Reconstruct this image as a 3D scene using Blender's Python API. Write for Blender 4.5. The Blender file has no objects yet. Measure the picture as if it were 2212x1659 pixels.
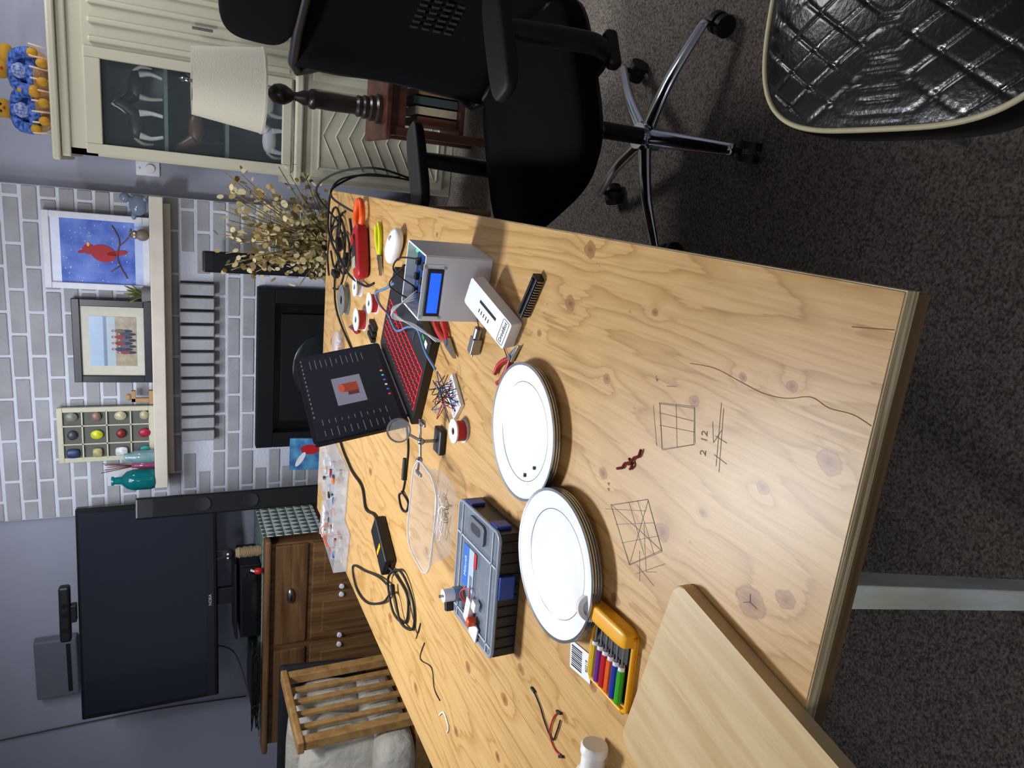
import bpy, bmesh, math, random
from mathutils import Vector, Matrix, Euler
random.seed(7)
S=bpy.context.scene; COL=S.collection
rad=math.radians
# ---------------------------------------------------------------- helpers
def hexc(h,a=1.0):
    h=h.lstrip('#'); v=[int(h[i:i+2],16)/255 for i in (0,2,4)]
    return tuple([(x/12.92 if x<=.04045 else ((x+.055)/1.055)**2.4) for x in v]+[a])
MC={}
def M(name,col='#888888',rough=.5,metal=0,nscale=0,namt=0,bscale=0,bstr=0,emis=None,estr=0,trans=0,alpha=1,coat=0,stretch=(1,1,1),ior=1.45,col2=None,bdist=.01,spec=.5):
    if name in MC: return MC[name]
    m=bpy.data.materials.new(name); m.use_nodes=True; nt=m.node_tree; b=nt.nodes['Principled BSDF']
    c=hexc(col); b.inputs['Base Color'].default_value=c; b.inputs['Roughness'].default_value=rough
    b.inputs['Metallic'].default_value=metal; b.inputs['IOR'].default_value=ior
    b.inputs['Transmission Weight'].default_value=trans; b.inputs['Alpha'].default_value=alpha
    b.inputs['Coat Weight'].default_value=coat; b.inputs['Specular IOR Level'].default_value=spec
    if emis: b.inputs['Emission Color'].default_value=hexc(emis); b.inputs['Emission Strength'].default_value=estr
    tc=None
    def mapped():
        t=nt.nodes.new('ShaderNodeTexCoord'); mp=nt.nodes.new('ShaderNodeMapping'); mp.inputs['Scale'].default_value=stretch
        nt.links.new(t.outputs['Object'],mp.inputs[0]); return mp.outputs[0]
    if nscale or bscale: tc=mapped()
    if not nscale and not bscale:
        tc=mapped(); nscale=30; namt=.04
    if nscale:
        n=nt.nodes.new('ShaderNodeTexNoise'); n.inputs['Scale'].default_value=nscale; n.inputs['Detail'].default_value=5
        nt.links.new(tc,n.inputs['Vector'])
        r=nt.nodes.new('ShaderNodeValToRGB')
        if col2: a,d=hexc(col2),c
        else: a=tuple(x*(1-namt) for x in c[:3])+(1,); d=tuple(min(1,x*(1+namt)) for x in c[:3])+(1,)
        r.color_ramp.elements[0].position=.35; r.color_ramp.elements[1].position=.65
        r.color_ramp.elements[0].color=a; r.color_ramp.elements[1].color=d
        nt.links.new(n.outputs[0],r.inputs[0]); nt.links.new(r.outputs[0],b.inputs['Base Color'])
    if bscale:
        n=nt.nodes.new('ShaderNodeTexNoise'); n.inputs['Scale'].default_value=bscale; n.inputs['Detail'].default_value=4
        nt.links.new(tc,n.inputs['Vector'])
        bp=nt.nodes.new('ShaderNodeBump'); bp.inputs['Strength'].default_value=bstr; bp.inputs['Distance'].default_value=bdist
        nt.links.new(n.outputs[0],bp.inputs['Height']); nt.links.new(bp.outputs[0],b.inputs['Normal'])
    MC[name]=m; return m
def grp(name,loc=(0,0,0),rz=0,rot=None):
    e=bpy.data.objects.new(name,None); e.empty_display_size=.03; e.location=loc
    e.rotation_euler=tuple(rad(a) for a in rot) if rot else (0,0,rad(rz)); COL.objects.link(e); return e
def fin(bm,name,parent,mat,smooth=False,loc=(0,0,0),rot=(0,0,0)):
    me=bpy.data.meshes.new(name); bmesh.ops.recalc_face_normals(bm,faces=bm.faces[:]); bm.to_mesh(me); bm.free()
    if smooth:
        for p in me.polygons: p.use_smooth=True
    o=bpy.data.objects.new(name,me); COL.objects.link(o)
    if mat: me.materials.append(mat)
    o.location=loc; o.rotation_euler=tuple(rad(a) for a in rot)
    if parent: o.parent=parent
    return o
def bevel(bm,w,seg=2):
    if w>0: bmesh.ops.bevel(bm,geom=bm.edges[:],offset=w,segments=seg,affect='EDGES',profile=.5)
def box(parent,name,c,s,mat,bev=0,rot=(0,0,0),seg=2):
    bm=bmesh.new(); bmesh.ops.create_cube(bm,size=1); bmesh.ops.scale(bm,vec=s,verts=bm.verts[:]); bevel(bm,bev,seg)
    return fin(bm,name,parent,mat,False,c,rot)
def bx(parent,name,x0,x1,y0,y1,z0,z1,mat,bev=0):
    return box(parent,name,((x0+x1)/2,(y0+y1)/2,(z0+z1)/2),(x1-x0,y1-y0,z1-z0),mat,bev)
def boxes(parent,name,lst,mat,bev=0):
    bm=bmesh.new()
    for (c,s) in lst:
        r=bmesh.ops.create_cube(bm,size=1); bmesh.ops.scale(bm,vec=s,verts=r['verts']); bmesh.ops.translate(bm,vec=c,verts=r['verts'])
    bevel(bm,bev,1)
    return fin(bm,name,parent,mat)
def lathe(parent,name,prof,mat,loc=(0,0,0),rot=(0,0,0),seg=40,sc=(1,1)):
    bm=bmesh.new(); rings=[]
    for (r,z) in prof:
        rings.append([bm.verts.new((max(r,1e-5)*math.cos(2*math.pi*i/seg)*sc[0],max(r,1e-5)*math.sin(2*math.pi*i/seg)*sc[1],z)) for i in range(seg)])
    for a,b in zip(rings[:-1],rings[1:]):
        for i in range(seg): bm.faces.new((a[i],a[(i+1)%seg],b[(i+1)%seg],b[i]))
    bmesh.ops.remove_doubles(bm,verts=bm.verts[:],dist=2e-5)
    o=fin(bm,name,parent,mat,True,loc,rot); 
    o.data.set_sharp_from_angle(angle=rad(40)); return o
def cyl(parent,name,p0,p1,r0,mat,r1=None,seg=20):
    p0=Vector(p0);p1=Vector(p1);d=p1-p0;L=d.length; r1=r0 if r1 is None else r1
    o=lathe(parent,name,[(0,0),(r0,0),(r1,L),(0,L)],mat,seg=seg)
    o.location=p0; o.rotation_mode='QUATERNION'; o.rotation_quaternion=Vector((0,0,1)).rotation_difference(d.normalized()); return o
def sup(parent,name,c,s,mat,e1=1,e2=1,rot=(0,0,0),nu=40,nv=20):
    """superellipsoid, s = half sizes"""
    bm=bmesh.new(); f=lambda w,e: math.copysign(abs(w)**e,w); rows=[]
    for j in range(nv+1):
        v=-math.pi/2+math.pi*j/nv
        rows.append([bm.verts.new((s[0]*f(math.cos(v),e1)*f(math.cos(2*math.pi*i/nu),e2),s[1]*f(math.cos(v),e1)*f(math.sin(2*math.pi*i/nu),e2),s[2]*f(math.sin(v),e1))) for i in range(nu)])
    for a,b in zip(rows[:-1],rows[1:]):
        for i in range(nu): bm.faces.new((a[i],a[(i+1)%nu],b[(i+1)%nu],b[i]))
    bmesh.ops.remove_doubles(bm,verts=bm.verts[:],dist=1e-5)
    return fin(bm,name,parent,mat,True,c,rot)
def catmull(pts,n=8,cyc=False):
    P=[Vector(p) for p in pts]; out=[]; N=len(P)
    if N<3 and not cyc: return P
    rng=range(N if cyc else N-1)
    for i in rng:
        p0=P[(i-1)%N] if (cyc or i>0) else P[0]; p1=P[i]; p2=P[(i+1)%N]; p3=P[(i+2)%N] if (cyc or i+2<N) else P[-1]
        for k in range(n):
            t=k/n; out.append(.5*((2*p1)+(p2-p0)*t+(2*p0-5*p1+4*p2-p3)*t*t+(3*p1-p0-3*p2+p3)*t**3))
    if not cyc: out.append(P[-1])
    return out
def sweep(bm,pts,r,seg=8,cyc=False,flat=1.0):
    N=len(pts); prev=None; rings=[]
    for i,p in enumerate(pts):
        a=pts[(i-1)%N] if (cyc or i>0) else p; b=pts[(i+1)%N] if (cyc or i<N-1) else p
        t=(b-a).normalized() if (b-a).length>1e-9 else Vector((0,0,1))
        if prev is None:
            n=Vector((0,0,1)) if abs(t.z)<.9 else Vector((1,0,0))
        else: n=prev
        n=(n-t*n.dot(t)); n=n.normalized() if n.length>1e-6 else t.orthogonal().normalized(); prev=n; s=t.cross(n)
        if isinstance(r,(list,tuple)):
            q=i/(N-1)*(len(r)-1); k=min(int(q),len(r)-2); rr=r[k]+(r[k+1]-r[k])*(q-k)
        else: rr=r
        rings.append([bm.verts.new(p+n*rr*flat*math.sin(2*math.pi*k/seg)+s*rr*math.cos(2*math.pi*k/seg)) for k in range(seg)])
    rg=range(N if cyc else N-1)
    for i in rg:
        A=rings[i];B=rings[(i+1)%N]
        for k in range(seg): bm.faces.new((A[k],A[(k+1)%seg],B[(k+1)%seg],B[k]))
    if not cyc and seg>2:
        bm.faces.new(rings[0][::-1]); bm.faces.new(rings[-1])
def tube(parent,name,pts,r,mat,cyc=False,n=8,seg=8,loc=(0,0,0),rot=(0,0,0),flat=1.0):
    bm=bmesh.new(); sweep(bm,catmull(pts,n,cyc) if n>1 else [Vector(p) for p in pts],r,seg,cyc,flat)
    return fin(bm,name,parent,mat,True,loc,rot)
def tubes(parent,name,lst,r,mat,n=6,seg=6):
    bm=bmesh.new()
    for pts in lst: sweep(bm,catmull(pts,n) if n>1 else [Vector(p) for p in pts],r,seg)
    return fin(bm,name,parent,mat,True)
def prism(parent,name,poly,z0,z1,mat,bev=0,loc=(0,0,0),rot=(0,0,0),smooth=False):
    bm=bmesh.new(); a=[bm.verts.new((p[0],p[1],z0)) for p in poly]; b=[bm.verts.new((p[0],p[1],z1)) for p in poly]
    N=len(poly); bm.faces.new(a[::-1]); bm.faces.new(b)
    for i in range(N): bm.faces.new((a[i],a[(i+1)%N],b[(i+1)%N],b[i]))
    if bev: bevel(bm,bev,2)
    return fin(bm,name,parent,mat,smooth,loc,rot)
def rrect(w,h,r,n=6):
    out=[]
    for cx,cy,a0 in ((w/2-r,h/2-r,0),(-w/2+r,h/2-r,90),(-w/2+r,-h/2+r,180),(w/2-r,-h/2+r,270)):
        for k in range(n+1):
            a=rad(a0+90*k/n); out.append((cx+r*math.cos(a),cy+r*math.sin(a)))
    return out
def txt(parent,name,s,size,loc,rot,mat,ext=.0002,align='CENTER'):
    c=bpy.data.curves.new(name,'FONT'); c.body=s; c.size=size; c.extrude=ext; c.align_x=align; c.align_y='CENTER'
    c.materials.append(mat); o=bpy.data.objects.new(name,c); COL.objects.link(o); o.location=loc; o.rotation_euler=tuple(rad(a) for a in rot); o.parent=parent; return o
def ribbon(parent,name,lines,w,z,mat):
    bm=bmesh.new()
    for ln in lines:
        for a,b in zip(ln[:-1],ln[1:]):
            a=Vector((a[0],a[1],z));b=Vector((b[0],b[1],z)); d=(b-a)
            if d.length<1e-6: continue
            n=Vector((-d.y,d.x,0)).normalized()*w/2
            bm.faces.new([bm.verts.new(v) for v in (a-n,b-n,b+n,a+n)])
    return fin(bm,name,parent,mat)
TZ=.75
# ---------------------------------------------------------------- materials
blackp=M('black_plastic','#101114',.45,bscale=300,bstr=.05)
blackm=M('black_matte','#151619',.8,bscale=200,bstr=.1)
rubber=M('black_rubber','#0e0e10',.6)
whitep=M('white_plastic','#e9e9ee',.35)
whitepla=M('white_pla','#e2e3ea',.5,bscale=400,bstr=.08,stretch=(1,1,4))
chrome=M('chrome','#c8ccd0',.14,1)
steel=M('steel','#9a9ca0',.3,1)
red=M('red_plastic','#b81a23',.4)
orange=M('orange_plastic','#e05014',.4)
yellow=M('yellow_plastic','#e8a408',.38)
frost=M('frosted_plastic','#dfe3ea',.2,alpha=.30)
paper=M('paper','#dfe1e4',.7)
graphite=M('pencil_graphite','#6b5d4f',.6)
ink=M('dark_ink','#3a3c42',.6)
screenm=M('screen_glass','#07090d',.12,coat=.3)
def wood(name,a,b,sx,sy,sz,rough=.5):
    m=bpy.data.materials.new(name); m.use_nodes=True; nt=m.node_tree; bs=nt.nodes['Principled BSDF']; bs.inputs['Roughness'].default_value=rough
    t=nt.nodes.new('ShaderNodeTexCoord'); mp=nt.nodes.new('ShaderNodeMapping'); mp.inputs['Scale'].default_value=(sx,sy,sz)
    nt.links.new(t.outputs['Object'],mp.inputs[0]); n=nt.nodes.new('ShaderNodeTexNoise'); n.inputs['Scale'].default_value=1; n.inputs['Detail'].default_value=8; n.inputs['Distortion'].default_value=.6
    nt.links.new(mp.outputs[0],n.inputs['Vector']); r=nt.nodes.new('ShaderNodeValToRGB'); r.color_ramp.elements[0].position=.33; r.color_ramp.elements[1].position=.68
    r.color_ramp.elements[0].color=hexc(a); r.color_ramp.elements[1].color=hexc(b); nt.links.new(n.outputs[0],r.inputs[0]); nt.links.new(r.outputs[0],bs.inputs['Base Color'])
    bp=nt.nodes.new('ShaderNodeBump'); bp.inputs['Strength'].default_value=.15; bp.inputs['Distance'].default_value=.002; nt.links.new(n.outputs[0],bp.inputs['Height']); nt.links.new(bp.outputs[0],bs.inputs['Normal'])
    return m
pine_h=wood('pine_horizontal','#573820','#83603c',2,20,30)
pine_v=wood('pine_vertical','#573820','#83603c',30,20,2)
oak=wood('oak','#906836','#b58e58',20,20,20)
cherry=wood('cherry','#381a13','#5f3325',12,12,3,.35)
bamboo=wood('bamboo','#bd9f70','#d0b68a',60,4,8,.4)
plyedge=wood('ply_edge','#8f7450','#dcc8a0',6,6,260)
framewood=wood('frame_lumber','#553f27','#7d5e3a',3,3,60)
cream=M('cream_paint','#c2bea8',.45,bscale=20,bstr=.05)
mantelm=M('mantel_paint','#cbc2b4',.5,nscale=8,namt=.06)
KN=[(-.212,.444,.014),(-.398,.501,.020),(-.369,.458,.012),(-.393,.66,.014),(-.213,.644,.009),(-.149,.962,.014),(-.236,.834,.009),(-.062,.923,.014),(-.154,.505,.007),(-.270,.516,.008),(-.336,.596,.006),(-.821,.975,.012),(-.921,1.022,.013),(-1.162,1.226,.013),(-.372,.809,.010),(-.694,.757,.01),(-.799,.817,.01),(-1.054,1.023,.01),(-.976,1.2,.014),(-.216,1.051,.007),(-.123,.746,.006),(-.163,.574,.006),(-.566,1.087,.008),(-.534,.734,.01),(-.87,2.05,.016),(-.72,2.35,.018),(-1.2,1.75,.016),(-.86,1.5,.012),(-.6,2.7,.016),(-1.25,1.5,.012),(-.1,1.6,.008),(-.70,.90,.006),(-.62,1.75,.012)]
def plywood():
    m=bpy.data.materials.new('plywood_top'); m.use_nodes=True; nt=m.node_tree; N=nt.nodes; L=nt.links; b=N['Principled BSDF']; b.inputs['Roughness'].default_value=.40
    tc=N.new('ShaderNodeTexCoord'); sp=N.new('ShaderNodeSeparateXYZ'); L.new(tc.outputs['Object'],sp.inputs[0])
    def math_(op,a,bb=None,c=None):
        n=N.new('ShaderNodeMath'); n.operation=op
        for i,v in enumerate((a,bb,c)):
            if v is None: continue
            if isinstance(v,(int,float)): n.inputs[i].default_value=v
            else: L.new(v,n.inputs[i])
        return n.outputs[0]
    def noise(sc,vs,detail=4,dist=0):
        mp=N.new('ShaderNodeMapping'); mp.inputs['Scale'].default_value=vs; L.new(tc.outputs['Object'],mp.inputs[0])
        n=N.new('ShaderNodeTexNoise'); n.inputs['Scale'].default_value=sc; n.inputs['Detail'].default_value=detail; n.inputs['Distortion'].default_value=dist; L.new(mp.outputs[0],n.inputs[0]); return n.outputs[0]
    wob=noise(1.0,(60,60,1),3)
    K=None;H=None
    for (x,y,r) in KN:
        s=N.new('ShaderNodeVectorMath'); s.operation='SUBTRACT'; L.new(tc.outputs['Object'],s.inputs[0]); s.inputs[1].default_value=(x,y,TZ)
        t=N.new('ShaderNodeVectorMath'); t.operation='MULTIPLY'; L.new(s.outputs[0],t.inputs[0]); t.inputs[1].default_value=(1/r,.75/r,0)
        l=N.new('ShaderNodeVectorMath'); l.operation='LENGTH'; L.new(t.outputs[0],l.inputs[0]); d=l.outputs['Value']
        k=math_('MAXIMUM',math_('SUBTRACT',math_('ADD',math_('MULTIPLY',wob,.8),.5),d),0.0)
        h=math_('POWER',2.718,math_('MULTIPLY',math_('MULTIPLY',d,d),-.16))
        K=k if K is None else math_('ADD',K,k); H=h if H is None else math_('ADD',H,h)
    warp=noise(1.0,(5.0,.9,1),4,.5)
    field=math_('ADD',math_('ADD',math_('MULTIPLY',warp,12.0),math_('MULTIPLY',sp.outputs[0],12.0)),math_('MULTIPLY',H,.9))
    fine=noise(1.0,(210,7,1),5,.3)
    fr=math_('FRACT',math_('ADD',field,math_('MULTIPLY',fine,.5)))
    r=N.new('ShaderNodeValToRGB'); e=r.color_ramp.elements; e[0].position=0; e[0].color=hexc('#c69f66'); e[1].position=1; e[1].color=hexc('#c19a5f')
    x=e.new(.5); x.color=hexc('#caa56d'); x=e.new(.82); x.color=hexc('#be965a'); x=e.new(.93); x.color=hexc('#ae854c')
    L.new(fr,r.inputs[0])
    r2=N.new('ShaderNodeValToRGB'); r2.color_ramp.elements[0].position=.25; r2.color_ramp.elements[0].color=(.68,.62,.52,1); r2.color_ramp.elements[1].position=.6; r2.color_ramp.elements[1].color=(1.03,1.0,.98,1); L.new(fine,r2.inputs[0])
    mx=N.new('ShaderNodeMix'); mx.data_type='RGBA'; mx.blend_type='MULTIPLY'; mx.inputs[0].default_value=.6; L.new(r.outputs[0],mx.inputs[6]); L.new(r2.outputs[0],mx.inputs[7])
    big=noise(1.0,(3,1.2,1),3); r3=N.new('ShaderNodeValToRGB'); r3.color_ramp.elements[0].position=.3; r3.color_ramp.elements[0].color=(.86,.80,.70,1); r3.color_ramp.elements[1].position=.7; r3.color_ramp.elements[1].color=(1,1,1,1); L.new(big,r3.inputs[0])
    m2=N.new('ShaderNodeMix'); m2.data_type='RGBA'; m2.blend_type='MULTIPLY'; m2.inputs[0].default_value=.8; L.new(mx.outputs[2],m2.inputs[6]); L.new(r3.outputs[0],m2.inputs[7])
    vo=N.new('ShaderNodeTexVoronoi'); vo.inputs['Scale'].default_value=1; mp=N.new('ShaderNodeMapping'); mp.inputs['Scale'].default_value=(34,15,1); L.new(tc.outputs['Object'],mp.inputs[0]); L.new(mp.outputs[0],vo.inputs['Vector'])
    fl=math_('MULTIPLY',math_('LESS_THAN',vo.outputs['Distance'],.055),.45)
    m4=N.new('ShaderNodeMix'); m4.data_type='RGBA'; L.new(fl,m4.inputs[0]); L.new(m2.outputs[2],m4.inputs[6]); m4.inputs[7].default_value=hexc('#7c5428')
    kr=N.new('ShaderNodeValToRGB'); e=kr.color_ramp.elements; e[0].position=0; e[0].color=hexc('#a07038'); e[1].position=1; e[1].color=hexc('#4f2a12')
    x=e.new(.10); x.color=hexc('#70441d'); x=e.new(.24); x.color=hexc('#a06f3c'); x=e.new(.6); x.color=hexc('#86552b'); L.new(K,kr.inputs[0])
    kf=math_('MINIMUM',math_('MULTIPLY',K,5.0),.85)
    m3=N.new('ShaderNodeMix'); m3.data_type='RGBA'; L.new(kf,m3.inputs[0]); L.new(m4.outputs[2],m3.inputs[6]); L.new(kr.outputs[0],m3.inputs[7])
    L.new(m3.outputs[2],b.inputs['Base Color'])
    bp=N.new('ShaderNodeBump'); bp.inputs['Strength'].default_value=.12; bp.inputs['Distance'].default_value=.001; L.new(fine,bp.inputs['Height']); L.new(bp.outputs[0],b.inputs['Normal'])
    return m
PLY=plywood()
# ---------------------------------------------------------------- room
wallm=M('wall_paint','#a2a5b5',.8,nscale=1.2,namt=.04,bscale=60,bstr=.1)
carpet=M('carpet','#948a80',.97,nscale=170,col2='#564e46',bscale=200,bstr=.7,bdist=.008,spec=.15)
box(None,'floor',(-1,1.2,-.02),(7,6.6,.04),carpet)
box(None,'wall_back',(-1,4.15,1.2),(7,.1,2.4),wallm)
box(None,'wall_left',(-4.45,1.2,1.2),(.1,6.6,2.4),wallm)
box(None,'wall_right',(2.45,1.2,1.2),(.1,6.6,2.4),wallm)
box(None,'ceiling',(-1,1.2,2.44),(7,6.6,.08),M('ceiling_paint','#dcdde2',.9))
box(None,'baseboard_back',(-3.1,4.09,.05),(2.4,.02,.1),M('trim_paint','#c9c8c4',.5),.004)
# brick facing
brickm=M('brick_paint','#9c9da1',.75,nscale=6,namt=.12,bscale=70,bstr=.5,bdist=.004)
mort=M('mortar_paint','#cfd2df',.8,bscale=90,bstr=.4)
g=grp('brick_chimney_wall')
bx(g,'mortar',-1.83,-.17,4.004,4.1,0,2.4,mort)
B=[];course=.0735;zz=0;row=0
while zz<2.4:
    off=0 if row%2 else .1075; x=-1.83-off
    while x<-.17:
        a=max(x,-1.83); b=min(x+.205,-.17); zc=zz+course/2
        if b-a>.03:
            skip = (zc<.87 and a<-.6 and b>-1.48) or (1.09<zc<1.26 and b>-1.43 and a<-.59)
            if not skip: B.append((((a+b)/2,4.035,zc+random.uniform(-.001,.001)),(b-a-.002,.07+random.uniform(-.004,.004),course-.0125)))
        x+=.215
    zz+=course;row+=1
boxes(g,'bricks',B,brickm,.004)
sold=[((-1.40+i*.0715,3.98,1.172),(.056,.07,.162)) for i in range(12)]
boxes(g,'soldier_bricks',sold,brickm,.004)
bx(g,'soldier_gap',-1.435,-.58,3.985,4.05,1.095,1.25,M('dark_gap','#3a3b3f',.9))
bx(None,'brick_hearth',-1.86,-.17,3.66,3.998,0,.42,brickm,.006)
g=grp('mantel_shelf'); bx(g,'shelf',-1.64,-.165,3.84,3.998,1.322,1.382,mantelm,.004)
bx(g,'ledger',-1.6,-.2,3.93,3.998,1.29,1.322,mantelm,.003)
# fireplace insert
g=grp('fireplace_insert'); fb=M('fire_black','#0b0c0f',.7,bscale=80,bstr=.1,spec=.3); fb2=M('fire_glass','#08090a',.25)
bx(g,'surround_top',-1.486,-.59,3.94,3.998,.79,.88,fb,.004); bx(g,'surround_l',-1.486,-1.4,3.94,3.998,.42,.79,fb,.004); bx(g,'surround_r',-.67,-.59,3.94,3.998,.42,.79,fb,.004)
bx(g,'recess',-1.40,-.67,3.985,3.997,.42,.79,fb2)
bx(g,'door_panel',-1.34,-.73,3.965,3.985,.42,.755,fb,.004)
sup(g,'oval_glass',(-1.035,3.965,.56),(.19,.012,.13),M('oval_glass','#1b1f22',.2),1,1)
# ---------------------------------------------------------------- mantel objects
MZ=1.382
def picture(name,x0,x1,z0,z1,y,fw,fmat,mw,matm,lean=4):
    g=grp(name,((x0+x1)/2,y,z0),rot=(-lean,0,0)); w=x1-x0;h=z1-z0
    bx(g,'frame_bottom',-w/2,w/2,-.02,0,0,fw,fmat,.003);bx(g,'frame_top',-w/2,w/2,-.02,0,h-fw,h,fmat,.003)
    bx(g,'frame_left',-w/2,-w/2+fw,-.02,0,fw,h-fw,fmat,.003);bx(g,'frame_right',w/2-fw,w/2,-.02,0,fw,h-fw,fmat,.003)
    bx(g,'mat_board',-w/2+fw,w/2-fw,-.008,-.004,fw,h-fw,matm)
    return g,w,h
wf=M('white_frame','#cfd0d8',.4)
g,w,h=picture('cardinal_painting',-.632,-.272,MZ,1.828,3.95,.03,wf,0,M('painting_blue','#3654b4',.6,nscale=9,col2='#6f8bd8'))
bx(g,'snow_bank',-w/2+.03,w/2-.03,-.0095,-.008,.03,.065,M('snow','#b7c4e6',.6)); bx(g,'sky_light',-w/2+.03,w/2-.03,-.0095,-.008,h-.07,h-.03,M('skylight','#d9dff2',.6))
cb=M('cardinal_red','#a31c26',.6)
def disc(parent,name,x,z,rx,rz,mat,y=-.0105,rot=0,n=20):
    bm=bmesh.new(); bm.faces.new([bm.verts.new((math.cos(2*math.pi*k/n)*rx,0,math.sin(2*math.pi*k/n)*rz)) for k in range(n)])
    return fin(bm,name,parent,mat,False,(x,y,z),(0,rot,0))
disc(g,'bird_body',-.005,.20,.04,.055,cb,rot=15); disc(g,'bird_head',.012,.26,.024,.026,cb,-.0108); disc(g,'bird_tail',.0,.14,.012,.045,cb,rot=-10); disc(g,'bird_beak',.035,.262,.01,.006,yellow,-.011); disc(g,'bird_crest',.0,.288,.008,.02,cb,rot=-20)
bk=M('bark','#6b4a3e',.8)
tubes(g,'branch',[[(-.12,-.0105,.10),(-.03,-.0105,.14),(.06,-.0105,.13),(.13,-.0105,.16)],[(.03,-.0105,.135),(.08,-.0105,.09),(.12,-.0105,.08)],[(-.06,-.0105,.13),(-.09,-.0105,.17)]],.003,bk)
sn=M('snowflake','#dfe8ff',.7)
bm=bmesh.new()
for i in range(70):
    x=random.uniform(-.14,.14);z=random.uniform(.07,h-.08);r=random.uniform(.001,.0025)
    bm.faces.new([bm.verts.new((x+math.cos(k*math.pi/3)*r,-.0092,z+math.sin(k*math.pi/3)*r)) for k in range(6)])
fin(bm,'snowflakes',g,sn)
bf=M('black_frame','#11141a',.35)
g,w,h=picture('family_photo_frame',-1.098,-.68,MZ,1.728,3.96,.035,bf,0,M('photo_mat','#c6c3b4',.7))
bx(g,'photo_sky',-.125,.125,-.0095,-.008,.21,.275,M('photo_sky','#9db4d0',.3)); bx(g,'photo_hills',-.125,.125,-.0096,-.008,.195,.215,M('photo_hills','#6f7f94',.3)); bx(g,'photo_sea',-.125,.125,-.0097,-.008,.16,.2,M('photo_sea','#a4b3c2',.3)); bx(g,'photo_sand',-.125,.125,-.0099,-.008,.07,.163,M('photo_sand','#9d917b',.3,nscale=30,namt=.2))
pc=['#7c3a40','#2f3c56','#5a5660','#7c2f3a','#4a5a6a','#8a3038','#39455c','#6a5d50']
hc=['#3a2a20','#6a4a2a','#2a201a','#7a6040']
for i,cc in enumerate(pc):
    back=i%2; x=-.055+i*.0155; zb=.105+back*.018; sc_=.95 if back else .85; yo=-.0108-(0 if back else .0006); mt=M('person_cloth%d'%i,cc,.6)
    disc(g,'figure_legs_%d'%i,x,zb-.012,.0085*sc_,.026*sc_,M('jeans','#252c44',.6),yo+.0001); disc(g,'figure_body_%d'%i,x,zb+.02*sc_,.011*sc_,.025*sc_,mt,yo)
    disc(g,'figure_hair_%d'%i,x,zb+.0515*sc_,.0064,.0078,M('hair%d'%(i%4),hc[i%4],.7),yo-.0001); disc(g,'figure_face_%d'%i,x,zb+.0495*sc_,.0052,.0062,M('skin','#b98a70',.6),yo-.0002)
g,w,h=picture('shadow_box_display',-1.515,-1.225,MZ,1.812,3.97,.025,cream,0,M('box_back','#5c5f5a',.8)); g.rotation_euler=(0,0,0)
for i in range(1,3): bx(g,'v_divider_%d'%i,-w/2+i*w/3-.003,-w/2+i*w/3+.003,-.02,-.004,.02,h-.02,cream)
for i in range(1,4): bx(g,'h_divider_%d'%i,-w/2+.02,w/2-.02,-.02,-.004,i*h/4-.003,i*h/4+.003,cream)
cols=['#2f9a8f','#9b1c34','#a9a282','#cfd2d0','#7c2022','#b9b090','#a79c6c','#c8ca2b','#8a6a5a','#2b3a66','#3c3f47','#7b7f70']
k=0
for r_ in range(4):
    for c_ in range(3):
        sup(g,'trinket_%d'%k,(-w/2+(c_+.5)*w/3,-.02,(r_+.42)*h/4),(.024,.012,.028 if k%2 else .022),M('trinket%d'%k,cols[k],.4,nscale=60,namt=.3),1 if k%3 else .5,1); k+=1
tealg=M('teal_glass','#0b7f84',.08,trans=.5,ior=1.45)
lathe(None,'teal_glass_bottle',[(0,0),(.048,.002),(.054,.02),(.054,.10),(.045,.13),(.02,.155),(.018,.185),(.024,.19),(.022,.2)],tealg,(-1.60,3.88,MZ))
lathe(None,'clear_glass_jar',[(0,0),(.03,.002),(.033,.02),(.033,.09),(.022,.11),(.02,.14)],M('pale_glass','#a9cfd6',.08,trans=.7),(-1.475,3.88,MZ))
g=grp('pink_reed_vase',(-1.552,3.955,MZ)); lathe(g,'vase',[(0,0),(.018,.002),(.020,.07),(.012,.09),(.012,.11)],M('pink_glass','#b0567f',.1,trans=.4))
tubes(g,'reeds',[[(0,0,.08),(x,0,.22+abs(x))] for x in (-.03,-.015,.0,.012,.02)],.002,M('reed','#6a2a30',.7),1)
box(None,'small_white_canvas',(-1.61,3.988,MZ+.115),(.12,.012,.22),M('canvas_white','#c9cace',.6),.002,(-2,0,0))
g=grp('wooden_letter_figurine',(-1.17,3.93,MZ)); wm=M('figwood','#a5825a',.6)
box(g,'base',(0,0,.01),(.07,.03,.02),wm,.002);box(g,'post',(-.015,0,.06),(.022,.02,.08),wm,.002);box(g,'arm',(.005,0,.09),(.06,.02,.02),wm,.002);sup(g,'top',(0,0,.112),(.018,.012,.014),wm)
g=grp('mantel_succulent',(-.64,3.90,MZ)); lathe(g,'pot',[(0,0),(.03,0),(.036,.04),(.03,.04)],M('grey_pot','#77787a',.6))
for i in range(22):
    a=random.uniform(0,6.28);r=random.uniform(.005,.04); cyl(g,'leaf_%d'%i,(0,0,.035),(r*math.cos(a)*1.4,r*math.sin(a),.05+random.uniform(.02,.07)),.006,M('moss%d'%(i%2),['#7c7a2c','#4f5a2a'][i%2],.7),.002,8)
g=grp('crystal_duck',(-.215,3.92,MZ)); cg=M('crystal','#8fa0b6',.1,trans=.5)
sup(g,'body',(0,0,.045),(.05,.035,.04),cg);sup(g,'head',(.03,0,.1),(.022,.02,.024),cg);cyl(g,'neck',(.02,0,.06),(.03,0,.1),.014,cg);sup(g,'tail',(-.05,0,.065),(.02,.012,.012),cg);cyl(g,'foot',(0,0,0),(0,0,.012),.03,cg)
g=grp('small_owl_ornament',(-.352,3.885,MZ)); om=M('owlstone','#7a6c5e',.5)
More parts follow.
